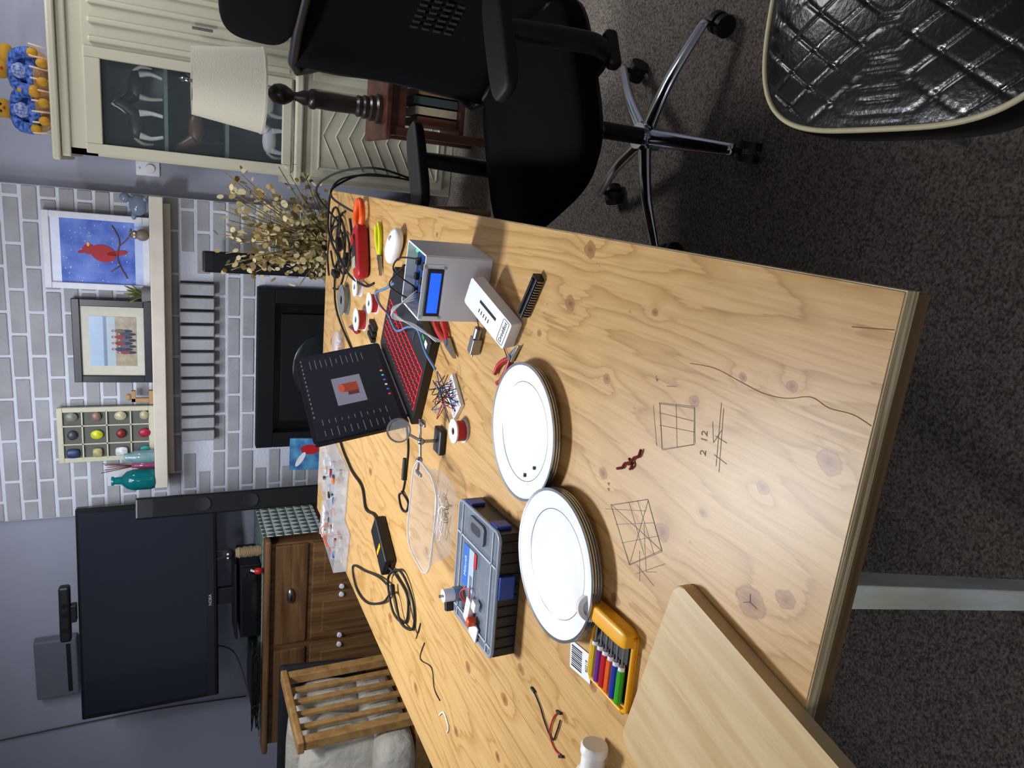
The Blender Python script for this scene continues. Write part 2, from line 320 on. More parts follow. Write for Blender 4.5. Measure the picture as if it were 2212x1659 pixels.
sup(g,'body',(0,0,.03),(.028,.024,.03),om);sup(g,'head',(0,0,.062),(.02,.018,.016),om)
for s in (-1,1): sup(g,'ear_%d'%s,(s*.012,0,.08),(.005,.005,.01),om); sup(g,'eye_%d'%s,(s*.008,-.017,.064),(.005,.003,.005),whitep)
# ---------------------------------------------------------------- speakers
def speaker(name,x,y,z0,z1,w,d,rz):
    g=grp(name,(x,y,z0),rz); h=z1-z0
    box(g,'cabinet',(0,0,h/2),(w,d,h),M('speaker_black','#0a0b0e',.35),.008); box(g,'grille',(0,-d/2-.004,h*.55),(w*.86,.01,h*.8),M('grille','#0e0f12',.9,bscale=400,bstr=.5),.003)
    for i,zz in enumerate((.8,.65,.35)): lathe(g,'cone_%d'%i,[(0,0),(w*.2,.002),(w*.33,.005),(w*.35,0)],blackm,(0,-d/2-.009,h*zz),(90,0,0))
    box(g,'plinth',(0,0,.01),(w*1.1,d*1.05,.02),blackp,.004)
speaker('tower_speaker',-.445,3.76,.421,1.155,.10,.11,5)
speaker('tower_speaker',-1.60,3.52,0,1.462,.10,.09,22)
g=grp('small_blue_painting',(-1.53,3.9,.421),rot=(-8,0,0)); box(g,'canvas',(0,0,.14),(.19,.015,.28),M('blue_art','#1f4f8c',.6,nscale=14,col2='#5aa0c8'),.002); disc(g,'red_stroke',.03,.17,.03,.05,red,-.0085); disc(g,'light_stroke',-.03,.22,.05,.015,whitep,-.0086,30)
# ---------------------------------------------------------------- TV and dresser
g=grp('television',(-2.27,3.74,1.09)); g.rotation_euler=(0,0,rad(9))
tb=M('tv_bezel','#0b0c0f',.25)
box(g,'body',(0,.03,.325),(1.12,.05,.655),tb,.008); box(g,'screen',(0,.003,.345),(1.07,.006,.585),M('tv_screen','#131924',.22,coat=.2)); box(g,'bottom_strip',(0,.0,.035),(1.1,.012,.04),M('tv_strip','#1c1d20',.3),.002)
txt(g,'badge','NORA',.022,(0,-.008,.036),(90,0,0),M('badge','#b8bcc4',.4))
box(g,'neck',(0,.04,-.045),(.09,.04,.09),blackp,.004); box(g,'foot',(0,.02,-.088),(.42,.22,.012),blackp,.004)
g=grp('camera_sensor_bar',(-2.25,3.76,1.750),9); box(g,'bar',(0,0,.05),(.29,.055,.05),blackp,.012); box(g,'stand',(0,0,.012),(.09,.05,.026),blackp,.004)
for i,x in enumerate((-.08,0,.05)): cyl(g,'lens_%d'%i,(x,-.024,.05),(x,-.031,.05),.012,screenm)
g=grp('wall_router_box',(-2.75,4.06,1.80)); box(g,'case',(0,0,.09),(.36,.06,.2),M('router_grey','#6a6d78',.5),.008); box(g,'vent',(0,-.032,.03),(.3,.004,.02),blackm)
g=grp('pine_dresser',(-2.52,3.80,0))
W=1.26
box(g,'carcass',(0,0,.44),(W,.46,.80),pine_v,.005); box(g,'top',(0,-.01,.855),(W+.07,.52,.03),pine_h,.01); box(g,'plinth',(0,-.005,.05),(W+.03,.48,.1),pine_h,.006)
box(g,'drawer_left',(-.32,-.235,.73),(.60,.02,.17),pine_h,.006);box(g,'drawer_right',(.32,-.235,.73),(.60,.02,.17),pine_h,.006)
for i,x in enumerate((-.47,-.16,.16,.47)):
    box(g,'door_frame_%d'%i,(x,-.235,.37),(.295,.02,.50),pine_v,.005); box(g,'door_panel_%d'%i,(x,-.247,.37),(.19,.012,.38),pine_v,.005)
for i,x in enumerate((-.32,.32)): 
    o=sup(g,'cup_pull_%d'%i,(x,-.25,.735),(.045,.022,.02),steel)
for i,x in enumerate((-.34,-.29,.29,.34,-.03,.03)): lathe(g,'knob_%d'%i,[(0,.022),(.012,.02),(.015,.014),(.007,.004),(.009,0)],whitep,(x,-.245,.46),(90,0,0))
def tripat():
    m=bpy.data.materials.new('triangle_fabric'); m.use_nodes=True; nt=m.node_tree; N=nt.nodes;L=nt.links;b=N['Principled BSDF'];b.inputs['Roughness'].default_value=.85
    tc=N.new('ShaderNodeTexCoord'); sp=N.new('ShaderNodeSeparateXYZ'); L.new(tc.outputs['Object'],sp.inputs[0])
    def mt(op,a,c):
        n=N.new('ShaderNodeMath');n.operation=op
        for i,v in enumerate((a,c)):
            if isinstance(v,(int,float)): n.inputs[i].default_value=v
            else: L.new(v,n.inputs[i])
        return n.outputs[0]
    u=mt('MULTIPLY',mt('ADD',sp.outputs[0],sp.outputs[1]),22); v=mt('MULTIPLY',sp.outputs[2],22)
    t=mt('LESS_THAN',mt('FRACT',v,0),mt('MULTIPLY',mt('PINGPONG',u,.5),2))
    mx=N.new('ShaderNodeMix');mx.data_type='RGBA';L.new(t,mx.inputs[0]);mx.inputs[6].default_value=hexc('#c5cac6');mx.inputs[7].default_value=hexc('#41584f');L.new(mx.outputs[2],b.inputs['Base Color']);return m
tp=tripat()
g=grp('patterned_runner',(-2.52,3.80,.872)); box(g,'top_cloth',(.02,0,.003),(1.26,.40,.004),tp); box(g,'side_drape',(.672,0,-.15),(.006,.44,.31),tp,.001)
g=grp('av_receiver',(-2.25,3.74,.877),4); box(g,'case',(0,.02,.055),(.42,.28,.1),blackp,.004); box(g,'front',(0,-.123,.055),(.40,.008,.08),screenm); cyl(g,'dial',(.15,-.125,.055),(.15,-.145,.055),.02,blackp)
g=grp('cable_box',(-2.72,3.70,.877)); box(g,'case',(0,0,.025),(.3,.2,.05),blackp,.004); box(g,'front',(0,-.102,.025),(.28,.004,.03),screenm)
tubes(None,'tangled_tv_cables',[[(-2.75+random.uniform(-.3,.3),3.575+random.uniform(-.015,.015),.885+random.uniform(0,.04)) for _ in range(6)] for _ in range(7)],.003,rubber)
tubes(None,'hanging_tv_cord',[[(-2.62,3.85,1.15),(-2.7,3.86,1.0),(-2.9,3.8,.93),(-3.05,3.75,.9)],[(-3.18,4.08,2.3),(-3.17,4.085,1.5),(-3.2,4.08,.9)]],.004,M('grey_cord','#3c3d42',.6))
g=grp('rope_cat_figurine',(-1.965,3.66,.877)); rp=M('rope','#8f7a5c',.9,bscale=30,bstr=.6,stretch=(1,1,6))
lathe(g,'rope_body',[(0,0),(.026,0),(.03,.02),(.026,.04),(.031,.05),(.027,.07),(.031,.08),(.026,.1),(.03,.11),(.02,.13)],rp)
sup(g,'head',(0,0,.165),(.03,.028,.032),blackm)
for s in (-1,1): cyl(g,'ear_%d'%s,(s*.016,0,.18),(s*.024,0,.225),.011,blackm,.001,10); sup(g,'eye_%d'%s,(s*.011,-.025,.168),(.006,.004,.006),whitep)
g=grp('small_red_ball_toy',(-2.04,3.575,.877)); sup(g,'ball',(0,0,.022),(.018,.018,.022),red); cyl(g,'peg',(0,0,.04),(.01,0,.06),.006,whitep)
# ---------------------------------------------------------------- slatted armchair
g=grp('slatted_armchair',(-2.75,2.82,0))
for sx in (.42,-.42):
    n='r' if sx>0 else 'l'
    box(g,'arm_rail_'+n,(sx,0,.835),(.06,.50,.03),oak,.006); box(g,'low_rail_'+n,(sx,0,.2),(.035,.46,.06),oak,.004)
    box(g,'front_post_'+n,(sx,-.22,.41),(.045,.045,.82),oak,.004); box(g,'rear_post_'+n,(sx,.22,.41),(.045,.045,.82),oak,.004)
    for i in range(4): box(g,'slat_%s_%d'%(n,i),(sx,-.125+i*.083,.53),(.018,.028,.6),oak,.003)
box(g,'seat_frame',(0,0,.28),(.8,.5,.08),oak,.005)
cush=M('cream_cushion','#bab4a8',.9,bscale=9,bstr=.7,bdist=.04)
sup(g,'seat_cushion',(0,-.03,.42),(.39,.3,.11),cush,.5,.35); sup(g,'back_cushion',(0,.15,.64),(.39,.11,.19),cush,.6,.4,(-12,0,0)); sup(g,'throw_pillow',(.16,-.12,.63),(.22,.12,.19),cush,.6,.5,(-15,8,10)); sup(g,'second_pillow',(-.2,-.1,.62),(.22,.10,.18),cush,.6,.5,(-25,-8,-10))
box(g,'back_frame',(0,.28,.64),(.86,.05,.42),M('black_upholstery','#15161a',.7),.02,(-8,0,0))
# ---------------------------------------------------------------- cream cabinet
g=grp('cream_display_hutch',(0,3.56,0))
cx0,cx1=-.01,1.12; dark=M('cabinet_interior','#8c9094',.8)
bx(g,'lower_body',cx0-.02,cx1,0,.5,0,.74,cream,.006); bx(g,'counter',cx0-.035,cx1+.02,-.03,.5,.74,.775,cream,.008)
bx(g,'upper_back',cx0,cx1,.46,.48,.775,1.68,cream); bx(g,'upper_side_l',cx0,cx0+.025,.0,.48,.775,1.68,cream); bx(g,'upper_side_r',cx1-.025,cx1,0,.48,.775,1.68,cream)
bx(g,'interior',cx0+.025,cx1-.025,.44,.458,.775,1.68,dark)
bx(g,'crown_lower',cx0-.012,cx1+.01,-.012,.49,1.655,1.69,cream,.006); bx(g,'crown_upper',cx0-.03,cx1+.03,-.03,.5,1.69,1.72,cream,.008)
bx(g,'frieze',cx0,cx1,0,.46,1.56,1.655,cream)
def door(x0,x1,n):
    bx(g,'stile_l_%s'%n,x0,x0+.04,-.018,.004,.79,1.6,cream,.004);bx(g,'stile_r_%s'%n,x1-.04,x1,-.018,.004,.79,1.6,cream,.004)
    bx(g,'rail_t_%s'%n,x0+.04,x1-.04,-.018,.004,1.54,1.6,cream,.004);bx(g,'rail_b_%s'%n,x0+.04,x1-.04,-.018,.004,.79,.83,cream,.004)
    bx(g,'glass_%s'%n,x0+.04,x1-.04,-.004,-.001,.83,1.54,M('door_glass','#9fb0b8',.04,alpha=.05))
door(0,.41,'a');door(.68,1.1,'b')
bx(g,'centre_panel',.41,.68,-.005,.02,.775,1.6,cream)
for i,(a,b) in enumerate(((.43,.45),(.50,.52),(.57,.59),(.64,.66))): bx(g,'flute_%d'%i,a,b,-.016,-.004,.80,1.58,cream,.005)
cyl(g,'centre_handle',(.545,-.03,1.12),(.545,-.03,1.2),.006,steel)
gs=M('glass_shelf','#5c6c68',.2)
bx(g,'shelf_a',.02,1.09,.03,.44,1.295,1.31,gs,.001); bx(g,'shelf_b',.02,1.09,.03,.44,1.05,1.065,gs,.001)
for n,(x0,x1) in enumerate(((0.0,.38),(.42,.74),(.78,1.1))):
    bx(g,'low_door_%d'%n,x0,x1,-.014,.004,.05,.70,cream,.005)
    L_=[]
    for zc in [.10+i*.06 for i in range(9)]:
        L_.append([(x0+.05,-.016,zc),((x0+x1)/2,-.016,zc+.07)]); L_.append([(x1-.05,-.016,zc),((x0+x1)/2,-.016,zc+.07)])
    tubes(g,'herringbone_relief_%d'%n,L_,.003,cream,1)
    for k,(a,b,c,d) in enumerate(((x0+.035,x1-.035,.66,.67),(x0+.035,x1-.035,.08,.09),(x0+.035,x0+.045,.08,.67),(x1-.045,x1-.035,.08,.67))): bx(g,'bead_%d_%d'%(n,k),a,b,-.021,-.012,c,d,cream,.003)
def horse(name,x,y,z,s,mat,mat2=None,flip=1):
    h=grp(name,(x,y,z)); m2=mat2 or mat
    def P(px,pz): return (flip*px*s,0,pz*s)
    sup(h,'trunk',P(0,.62),(.36*s,.15*s,.19*s),mat,.9,.9); tube(h,'neck',[P(.25,.68),P(.4,.9),P(.46,1.08)],[.15*s,.12*s,.09*s],mat); sup(h,'head',P(.55,1.06),(.15*s,.06*s,.075*s),mat,rot=(0,flip*35,0))
    for i,px in enumerate((-.27,.26)):
        for sy in (-1,1):
            k=.03 if i else -.05
            tube(h,'leg_%d_%d'%(i,sy),[(flip*px*s,sy*.08*s,.55*s),(flip*(px+k)*s,sy*.08*s,.3*s),(flip*(px-k*.4)*s,sy*.08*s,.02*s)],[.09*s,.05*s,.04*s],m2)
    tube(h,'tail',[P(-.34,.68),P(-.46,.5),P(-.45,.25)],[.04*s,.05*s,.02*s],m2); tube(h,'mane',[P(.24,.84),P(.34,1.0),P(.42,1.17)],.035*s,m2)
    for sy in (-1,1): sup(h,'ear_%d'%sy,(flip*.48*s,sy*.03*s,1.18*s),(.02*s,.015*s,.05*s),mat)
    return h
hb=M('horse_brown','#4a3220',.4);hg=M('horse_grey','#b0b3b8',.4);hw=M('horse_white','#c5c6c2',.4);hd=M('horse_dark','#1d1816',.4)
horse('horse_figurine',.14,3.63,1.311,.17,hd,hw);horse('horse_figurine',.30,3.70,1.311,.17,hd,hw,-1);horse('horse_figurine',.15,3.63,1.066,.185,hb,hd,-1);horse('horse_figurine',.32,3.75,1.066,.15,hd)
horse('horse_figurine',.14,3.63,.776,.16,hg,hg);horse('horse_figurine',.30,3.70,.776,.17,hw,hg,-1);horse('horse_figurine',.85,3.68,1.066,.15,hb,hd)
# ornament basket with dolls
g=grp('doll_basket',(.22,3.72,1.721)); bsk=M('wicker','#b08a63',.8,bscale=60,bstr=.7); bl=M('doll_blue','#0f2a70',.8,nscale=70,col2='#5a7fd0'); yl=M('doll_yellow','#b98a25',.8); gr=M('doll_green','#2f6d3c',.8); wt=M('doll_lace','#a9b4cc',.8,nscale=90,col2='#2a4a9a')
lathe(g,'basket',[(0,0),(.1,0),(.13,.06),(.12,.06),(.09,.01),(0,.01)],bsk,sc=(1.3,.8)); 
tubes(g,'handle',[[(-.15,0,.05),(-.11,0,.17),(0,0,.22),(.11,0,.17),(.15,0,.05)]],.006,bsk)
tubes(g,'slats',[[(-.16+.04*i,-.095,.0),(-.165+.042*i,-.11,.07)] for i in range(9)],.004,M('wick2','#d7b9a0',.7),1)
for k,x in enumerate((-.08,.07)):
    sup(g,'torso_%d'%k,(x,-.01,.10),(.06,.05,.065),bl,.8); sup(g,'doll_head_%d'%k,(x,-.015,.18),(.037,.036,.038),yl); sup(g,'hat_%d'%k,(x,0,.21),(.05,.045,.02),bl)
    for s in (-1,1): tube(g,'sleeve_%d_%d'%(k,s),[(x,-.02,.14),(x+s*.06,-.05,.12),(x+s*.07,-.09,.07)],.022,bl); sup(g,'paw_%d_%d'%(k,s),(x+s*.07,-.095,.06),(.02,.018,.02),yl); sup(g,'eye_%d_%d'%(k,s),(x+s*.013,-.048,.185),(.006,.004,.006),blackp); sup(g,'foot_%d_%d'%(k,s),(x+s*.035,-.10,.03),(.018,.022,.02),yl)
    sup(g,'skirt_%d'%k,(x,-.06,.065),(.07,.03,.025),bl,.8,.8); sup(g,'bib_%d'%k,(x,-.058,.11),(.03,.012,.03),wt); sup(g,'nose_%d'%k,(x,-.052,.172),(.006,.005,.005),red)
sup(g,'hair_tuft',(.12,.0,.16),(.05,.04,.03),yl); sup(g,'leaf',(-.13,0,.1),(.03,.03,.05),gr); sup(g,'yellow_ball',(-.005,-.07,.10),(.022,.02,.022),yl); sup(g,'green_scarf',(.0,-.02,.05),(.05,.06,.02),gr)
g=grp('thermostat',(-.045,4.095,1.385)); box(g,'plate',(0,0,0),(.07,.018,.105),whitep,.004); lathe(g,'dial',[(0,.012),(.02,.012),(.023,0)],whitep,(0,-.009,-.01),(90,0,0)); txt(g,'mark','20',.01,(0,-.0105,.036),(90,0,0),ink)
# ---------------------------------------------------------------- side table, lamp
g=grp('cherry_side_table',(.40,3.2,0)); box(g,'top',(0,0,.485),(.44,.34,.025),cherry,.006); box(g,'apron',(0,0,.44),(.38,.28,.07),cherry,.003); box(g,'shelf',(0,0,.15),(.36,.26,.02),cherry,.003)
for i,(x,y) in enumerate(((-.18,-.13),(.18,-.13),(-.18,.13),(.18,.13))): box(g,'leg_%d'%i,(x,y,.24),(.035,.035,.475),cherry,.004)
g=grp('book_stack',(.4,3.2,.161))
for i in range(6): box(g,'book_%d'%i,(-.12+.04*i,0,.09+.005*(i%3)),(.032,.18,.18+.01*(i%3)),M('bk%d'%i,['#6a3b2a','#b9a98c','#3b4a4a','#8c6a4a','#c9c0ae','#55402f'][i],.7),.002)
g=grp('table_lamp',(.30,3.13,.4975)); dw=wood('dark_turned_wood','#1d1615','#382b27',10,10,3,.28)
lathe(g,'baluster',[(0,0),(.058,0),(.06,.018),(.05,.026),(.052,.045),(.044,.052),(.047,.07),(.04,.078),(.043,.095),(.034,.105),(.036,.2),(.034,.26),(.04,.27),(.038,.285),(.028,.295),(.030,.31),(.018,.335),(.016,.35),(.026,.362),(.037,.382),(.040,.402),(.035,.424),(.022,.438),(.010,.446),(0,.45)],dw)
cyl(g,'stem',(0,0,.44),(0,0,.73),.006,steel); lathe(g,'finial',[(0,0),(.008,.004),(.005,.012),(.01,.02),(0,.035)],steel,(0,0,.73))
shade=M('lamp_shade','#c9c4b2',.9,bscale=200,bstr=.2)
lathe(g,'shade',[(.158,.465),(.12,.72),(.118,.72),(.156,.465)],shade,seg=56); lathe(g,'shade_rim_low',[(.159,.465),(.160,.473),(.1575,.473),(.157,.465)],M('shade_trim','#bdb8a6',.8),seg=56)
tubes(g,'spider',[[(0,0,.715),(.118*math.cos(a),.118*math.sin(a),.715)] for a in (0,2.09,4.19)],.002,steel,1); lathe(g,'bulb',[(0,0),(.012,.0),(.014,.03),(.03,.06),(.028,.085),(0,.105)],whitep,(0,0,.55))
# blanket heap on floor
bm=bmesh.new(); rows=[]
for j in range(29):
    row=[]
    for i in range(29):
        u=(i-14)/14;v=(j-14)/14; q=max(0,1-(u*u+v*v)**1.5); z=.16*q+.03*math.sin(u*9+v*4)*q+.02*math.sin(v*13-u*5)*q
        row.append(bm.verts.new((u*.32,v*.30,z+.004)))
    rows.append(row)
for a,b in zip(rows[:-1],rows[1:]):
    for i in range(28): bm.faces.new((a[i],a[i+1],b[i+1],b[i]))
fin(bm,'cream_blanket_heap',None,M('blanket','#c2bcae',.95,bscale=40,bstr=.5),True,(.98,2.85,0))
# ---------------------------------------------------------------- dried plant
g=grp('dried_lunaria_arrangement',(-.27,3.16,0))
stool=wood('stump','#5a3e28','#83623f',10,10,4)
box(g,'stool_top',(.02,0,.32),(.34,.34,.03),stool,.01)
for i,(x,y) in enumerate(((-.13,-.13),(.19,-.13),(-.13,.13),(.19,.13))): cyl(g,'stool_leg_%d'%i,(x*.9,y*.9,.31),(x,y,0),.018,stool)
lathe(g,'vase',[(0,0),(.08,0),(.11,.08),(.10,.2),(.07,.28),(.09,.31),(.08,.31),(.06,.28)],M('vase_tan','#8f7a4f',.6),(0,0,.335))
st=[];bm=bmesh.new();bm2=bmesh.new()
for i in range(84):
    a=random.uniform(0,6.28); sp=random.uniform(.04,.27); hh=random.uniform(.60,1.19)-sp*.28
    tip=Vector((sp*math.cos(a)*1.0+.04,sp*math.sin(a)*.75-.0,hh)); mid=Vector((tip.x*.35,tip.y*.35,.62+(hh-.62)*.5)); base=Vector((random.uniform(-.03,.03),random.uniform(-.03,.03),.6)); st.append([base,mid,tip])
    for k in range(17):
        t=random.uniform(.25,1); p=base.lerp(tip,t)+Vector((random.gauss(0,.026),random.gauss(0,.026),random.gauss(0,.026)))
        r=random.uniform(.009,.017); q=Euler((random.uniform(0,3.1),random.uniform(0,3.1),random.uniform(0,3.1))).to_matrix()
        B_=bm if k%2 else bm2
        B_.faces.new([B_.verts.new(p+q@Vector((r*math.cos(j*math.pi/4),r*.8*math.sin(j*math.pi/4),0))) for j in range(8)])
fin(bm,'seed_discs',g,M('lunaria','#ad9862',.7,nscale=30,col2='#8a7440')); fin(bm2,'pale_seed_discs',g,M('lunaria_pale','#c2b48a',.6)); tubes(g,'stems',st,.002,M('stem','#7a6a3e',.8),4,5)
# ---------------------------------------------------------------- plywood table
g=grp('plywood_work_table')
X0,X1,Y0,Y1=-1.36,-.043,.408,2.851
o=bx(g,'table_top',X0,X1,Y0,Y1,TZ-.016,TZ,PLY)
me=o.data
for v in me.vertices: v.co=v.co+o.location
o.location=(0,0,0)
bx(g,'ply_edge',X0+.0002,X1+.0015,Y0-.0015,Y1-.0002,TZ-.0165,TZ-.0012,plyedge)
bx(g,'under_panel',X0,X1-.001,Y0+.001,Y1,TZ-.036,TZ-.017,framewood)
bx(g,'apron_near',X0+.08,X1-.10,Y0+.09,Y0+.13,TZ-.12,TZ-.036,framewood,.003);bx(g,'apron_far',X0+.08,X1-.10,Y1-.13,Y1-.09,TZ-.12,TZ-.036,framewood,.003)
bx(g,'apron_right',X1-.14,X1-.1,Y0+.13,Y1-.13,TZ-.12,TZ-.036,framewood,.003);bx(g,'apron_left',X0+.08,X0+.12,Y0+.13,Y1-.13,TZ-.12,TZ-.036,framewood,.003)
legm=M('white_leg_paint','#e4e7e2',.6,nscale=10,col2='#c9cbb0',stretch=(3,3,.6))
for i,(x,y,s) in enumerate(((-.372,.475,-1),(-1.0,.475,-1),(-.372,2.75,-1),(-1.0,2.75,-1))):
    t=Vector((x,y,.712)); b2=Vector((x+s*.128,y,0.006)); d=t-b2; ang=math.degrees(math.atan2(d.x,d.z)); box(g,'leg_%d'%i,tuple((t+b2)/2),(.030,.034,d.length-.006),legm,.002,(0,ang,0))
ck=M('wood_crack','#7a5028',.8)
ribbon(g,'wood_cracks',[catmull([(-.170,.663,0),(-.165,.62,0),(-.169,.576,0),(-.172,.54,0),(-.168,.509,0),(-.158,.48,0),(-.162,.457,0),(-.160,.43,0),(-.164,.409,0)],5),catmull([(-.082,.452,0),(-.079,.43,0),(-.076,.409,0)],3),[(-.404,.510),(-.398,.501),(-.389,.503)],[(-.398,.501),(-.4,.490)],[(-.9,.9),(-.905,1.3)],[(-.20,2.8),(-.5,2.795)]],.0008,TZ+.0003,ck)
# pencil marks
g=grp('pencil_sketches')
def jit(l): return [(x+random.uniform(-.0012,.0012),y+random.uniform(-.0012,.0012)) for x,y in l]
A=(-.234,.708);Bp=(-.219,.642);Cp=(-.262,.631);D=(-.290,.688)
L_=[]
for _ in range(2): L_+= [jit([A,Bp]),jit([Bp,Cp]),jit([Cp,D]),jit([D,A])]
L_+= [jit([(-.246,.704),(-.236,.640)]),jit([(-.262,.70),(-.248,.635)]),jit([(-.226,.675),(-.276,.660)]),jit([(-.24,.72),(-.29,.70)]),jit([(-.205,.68),(-.21,.70)]),
 jit([(-.20,.60),(-.275,.588)]),jit([(-.205,.594),(-.28,.583)]),jit([(-.24,.60),(-.243,.578)]),jit([(-.262,.595),(-.266,.573)]),jit([(-.225,.607),(-.25,.60),(-.23,.59)])]
s0=(-.408,.778);s1=(-.365,.699);s2=(-.417,.656);s3=(-.470,.716)
for _ in range(2): L_+=[jit([s0,s1]),jit([s1,s2]),jit([s2,s3]),jit([s3,s0])]
L_+=[jit([s0,s2]),jit([s1,s3]),jit([(-.43,.76),(-.39,.68)]),jit([(-.45,.74),(-.40,.665)]),jit([(-.385,.74),(-.44,.69)]),jit([(-.375,.72),(-.43,.67)]),jit([(-.40,.70),(-.46,.68),(-.45,.66)]),jit([(-.44,.70),(-.48,.69)]),
 jit([(-.42,.79),(-.38,.70)]),jit([(-.46,.70),(-.47,.66)]),jit([(-.475,.70),(-.43,.645)])]
ribbon(g,'strokes',L_,.0007,TZ+.0004,graphite)
txt(g,'note','2  12',.015,(-.255,.615,TZ+.0003),(0,0,8),graphite,.0001);txt(g,'note_b','4"',.009,(-.205,.72,TZ+.0003),(0,0,10),graphite,.0001);txt(g,'note_c','4 4',.010,(-.385,.79,TZ+.0003),(0,0,15),graphite,.0001)
# ---------------------------------------------------------------- table items
g=grp('bamboo_cutting_board',(-.423,.599,TZ),-11.1)
prism(g,'board',[(x-.14,y-.21) for x,y in rrect(.278,.42,.016)],0.001,.019,bamboo,.002)
# screwdriver set
g=grp('screwdriver_set',(-.613,.716,TZ),3)
prism(g,'tray',rrect(.125,.10,.012),0.0005,.005,yellow,.001); prism(g,'tray_inner',rrect(.108,.085,.008),.0045,.006,blackp)
sup(g,'end_bar',(.052,0,.013),(.014,.05,.012),yellow,.4,.4)
tube(g,'rim_wire',[(x,y,.007) for x,y in rrect(.122,.097,.012)],.0035,yellow,True,2)
for i,cc in enumerate(['#c8a81c','#6a2c8a','#b81c24','#e8641a','#1a34a0','#3aa41c']):
    y=.033-i*.0135; m=M('driver%d'%i,cc,.35)
    cyl(g,'driver_handle_%d'%i,(-.05,y,.0125),(.0,y,.0125),.0056,m,seg=8); cyl(g,'driver_cap_%d'%i,(0,y,.0125),(.006,y,.0125),.0048,whitep); cyl(g,'driver_shaft_%d'%i,(.006,y,.0125),(.04,y,.0125),.0018,steel)
g=grp('grey_tape_roll',(-.565,.768,TZ+.018),rot=(70,0,25)); lathe(g,'roll',[(.012,-.009),(.019,-.009),(.019,.009),(.012,.009),(.012,-.009)],M('grey_tape','#d8d4d0',.6))
# plates
silver=M('silver_foil','#c3c8ce',.18,1)
plw=M('plate_white','#f6f7fb',.22,coat=.3)
def plates(name,x,y,n,r):
    g=grp(name,(x,y,TZ))
    for i in range(n):
        z=i*.0045
        lathe(g,'plate_%d'%i,[(0,z+.001),(r*.66,z+.001),(r*.72,z+.006),(r*.98,z+.0125),(r,z+.013),(r,z+.0145),(r*.97,z+.0142),(r*.72,z+.008),(r*.66,z+.003),(0,z+.003)],plw,seg=96)
        lathe(g,'rim_band_%d'%i,[(r*1.002,z+.0128),(r*1.004,z+.0148),(r*.965,z+.0144)],silver,seg=96)
    lathe(g,'inner_ring',[(r*.72,z+.0084),(r*.728,z+.0086)],silver,seg=96)
    return g,z
plates('paper_plate_stack',-.548,.870,4,.119)
g,z=plates('paper_plate_stack',-.385,1.035,3,.119)
box(g,'crumb_1',(-.05,-.045,z+.005),(.005,.004,.003),blackp);box(g,'crumb_2',(-.075,-.015,z+.005),(.006,.004,.003),blackp)
g=grp('barcode_label',(-.678,.795,TZ+.001),10); box(g,'card',(0,0,.0005),(.045,.06,.001),paper)
boxes(g,'bars',[((-.016+i*.0035,.01,.0013),(.0015 if i%3 else .0025,.03,.0004)) for i in range(10)],blackp); txt(g,'digits','40218',.008,(0,-.018,.0012),(0,0,0),blackp,.0001)
# organizer case
g=grp('parts_organizer_case',(-.698,1.108,TZ),4)
cb_=M('case_dark','#181b22',.4); lid=M('case_lid','#a9b1bd',.12,alpha=.34); blu=M('case_blue','#1a3f9c',.4)
w,d=.235,.185
for n,(c,s) in enumerate((((0,-d/2,.022),(w,.004,.042)),((0,d/2,.022),(w,.004,.042)),((-w/2,0,.022),(.004,d,.042)),((w/2,0,.022),(.004,d,.042)))): box(g,'side_%d'%n,c,s,cb_,.001)
boxes(g,'side_ribs',[((-w/2+.015+i*.0205,-d/2-.003,.022),(.004,.004,.036)) for i in range(11)],cb_,.001)
box(g,'floor_panel',(0,0,.003),(w,d,.004),cb_); boxes(g,'dividers',[((x,0,.022),(.002,d,.036)) for x in (-.07,0,.06)]+[((0,y,.022),(w,.002,.036)) for y in (-.03,.03)],M('divider_blue','#2c4880',.4))
boxes(g,'stored_parts',[((random.uniform(-.1,.08),random.uniform(-.08,.08),.012),(random.uniform(.008,.02),random.uniform(.006,.015),.01)) for _ in range(30)],M('stored_metal','#8a8d92',.4,.6),.001)
prism(g,'lid',rrect(w+.006,d+.006,.014),.043,.048,lid,.001); tube(g,'lid_rim',[(x,y,.047) for x,y in rrect(w+.005,d+.005,.014)],.0035,M('lid_rim','#8b94a3',.3),True,1)
boxes(g,'lid_ribs',[((x,0,.0495),(.004,d,.002)) for x in (-.10,.055)]+[((0,y,.0495),(w,.003,.002)) for y in (-.072,.072)],M('lid_rib','#aab2bf',.3))
prism(g,'handle_plate',rrect(.04,.075,.01),.048,.053,M('handle_grey','#5d646f',.4),.001,(.09,.0,0)); prism(g,'handle_slot',rrect(.018,.045,.008),.053,.0535,blackp,0,(.092,0,0))
box(g,'latch_a',(.02,-d/2-.007,.03),(.045,.008,.03),blu,.002); box(g,'latch_b',(.09,d/2+.004,.03),(.03,.008,.03),blu,.002); box(g,'latch_c',(w/2+.005,-.06,.03),(.008,.03,.03),blu,.002);box(g,'latch_d',(w/2+.005,.06,.03),(.008,.03,.03),blu,.002)
box(g,'label_blue',(.0,.045,.0488),(.085,.03,.0008),M('label_blue','#2b66b8',.4)); box(g,'label_white',(.0,.018,.0488),(.085,.026,.0008),M('label_grey','#9fb0cc',.5)); box(g,'label_red',(.028,.0,.0494),(.03,.012,.0008),red); txt(g,'brand','Millcraft',.013,(0,.045,.0494),(0,0,0),whitep,.0001)
boxes(g,'label_barcode',[((-.035+i*.003,.016,.0494),(.0013,.012,.0004)) for i in range(9)],blackp)
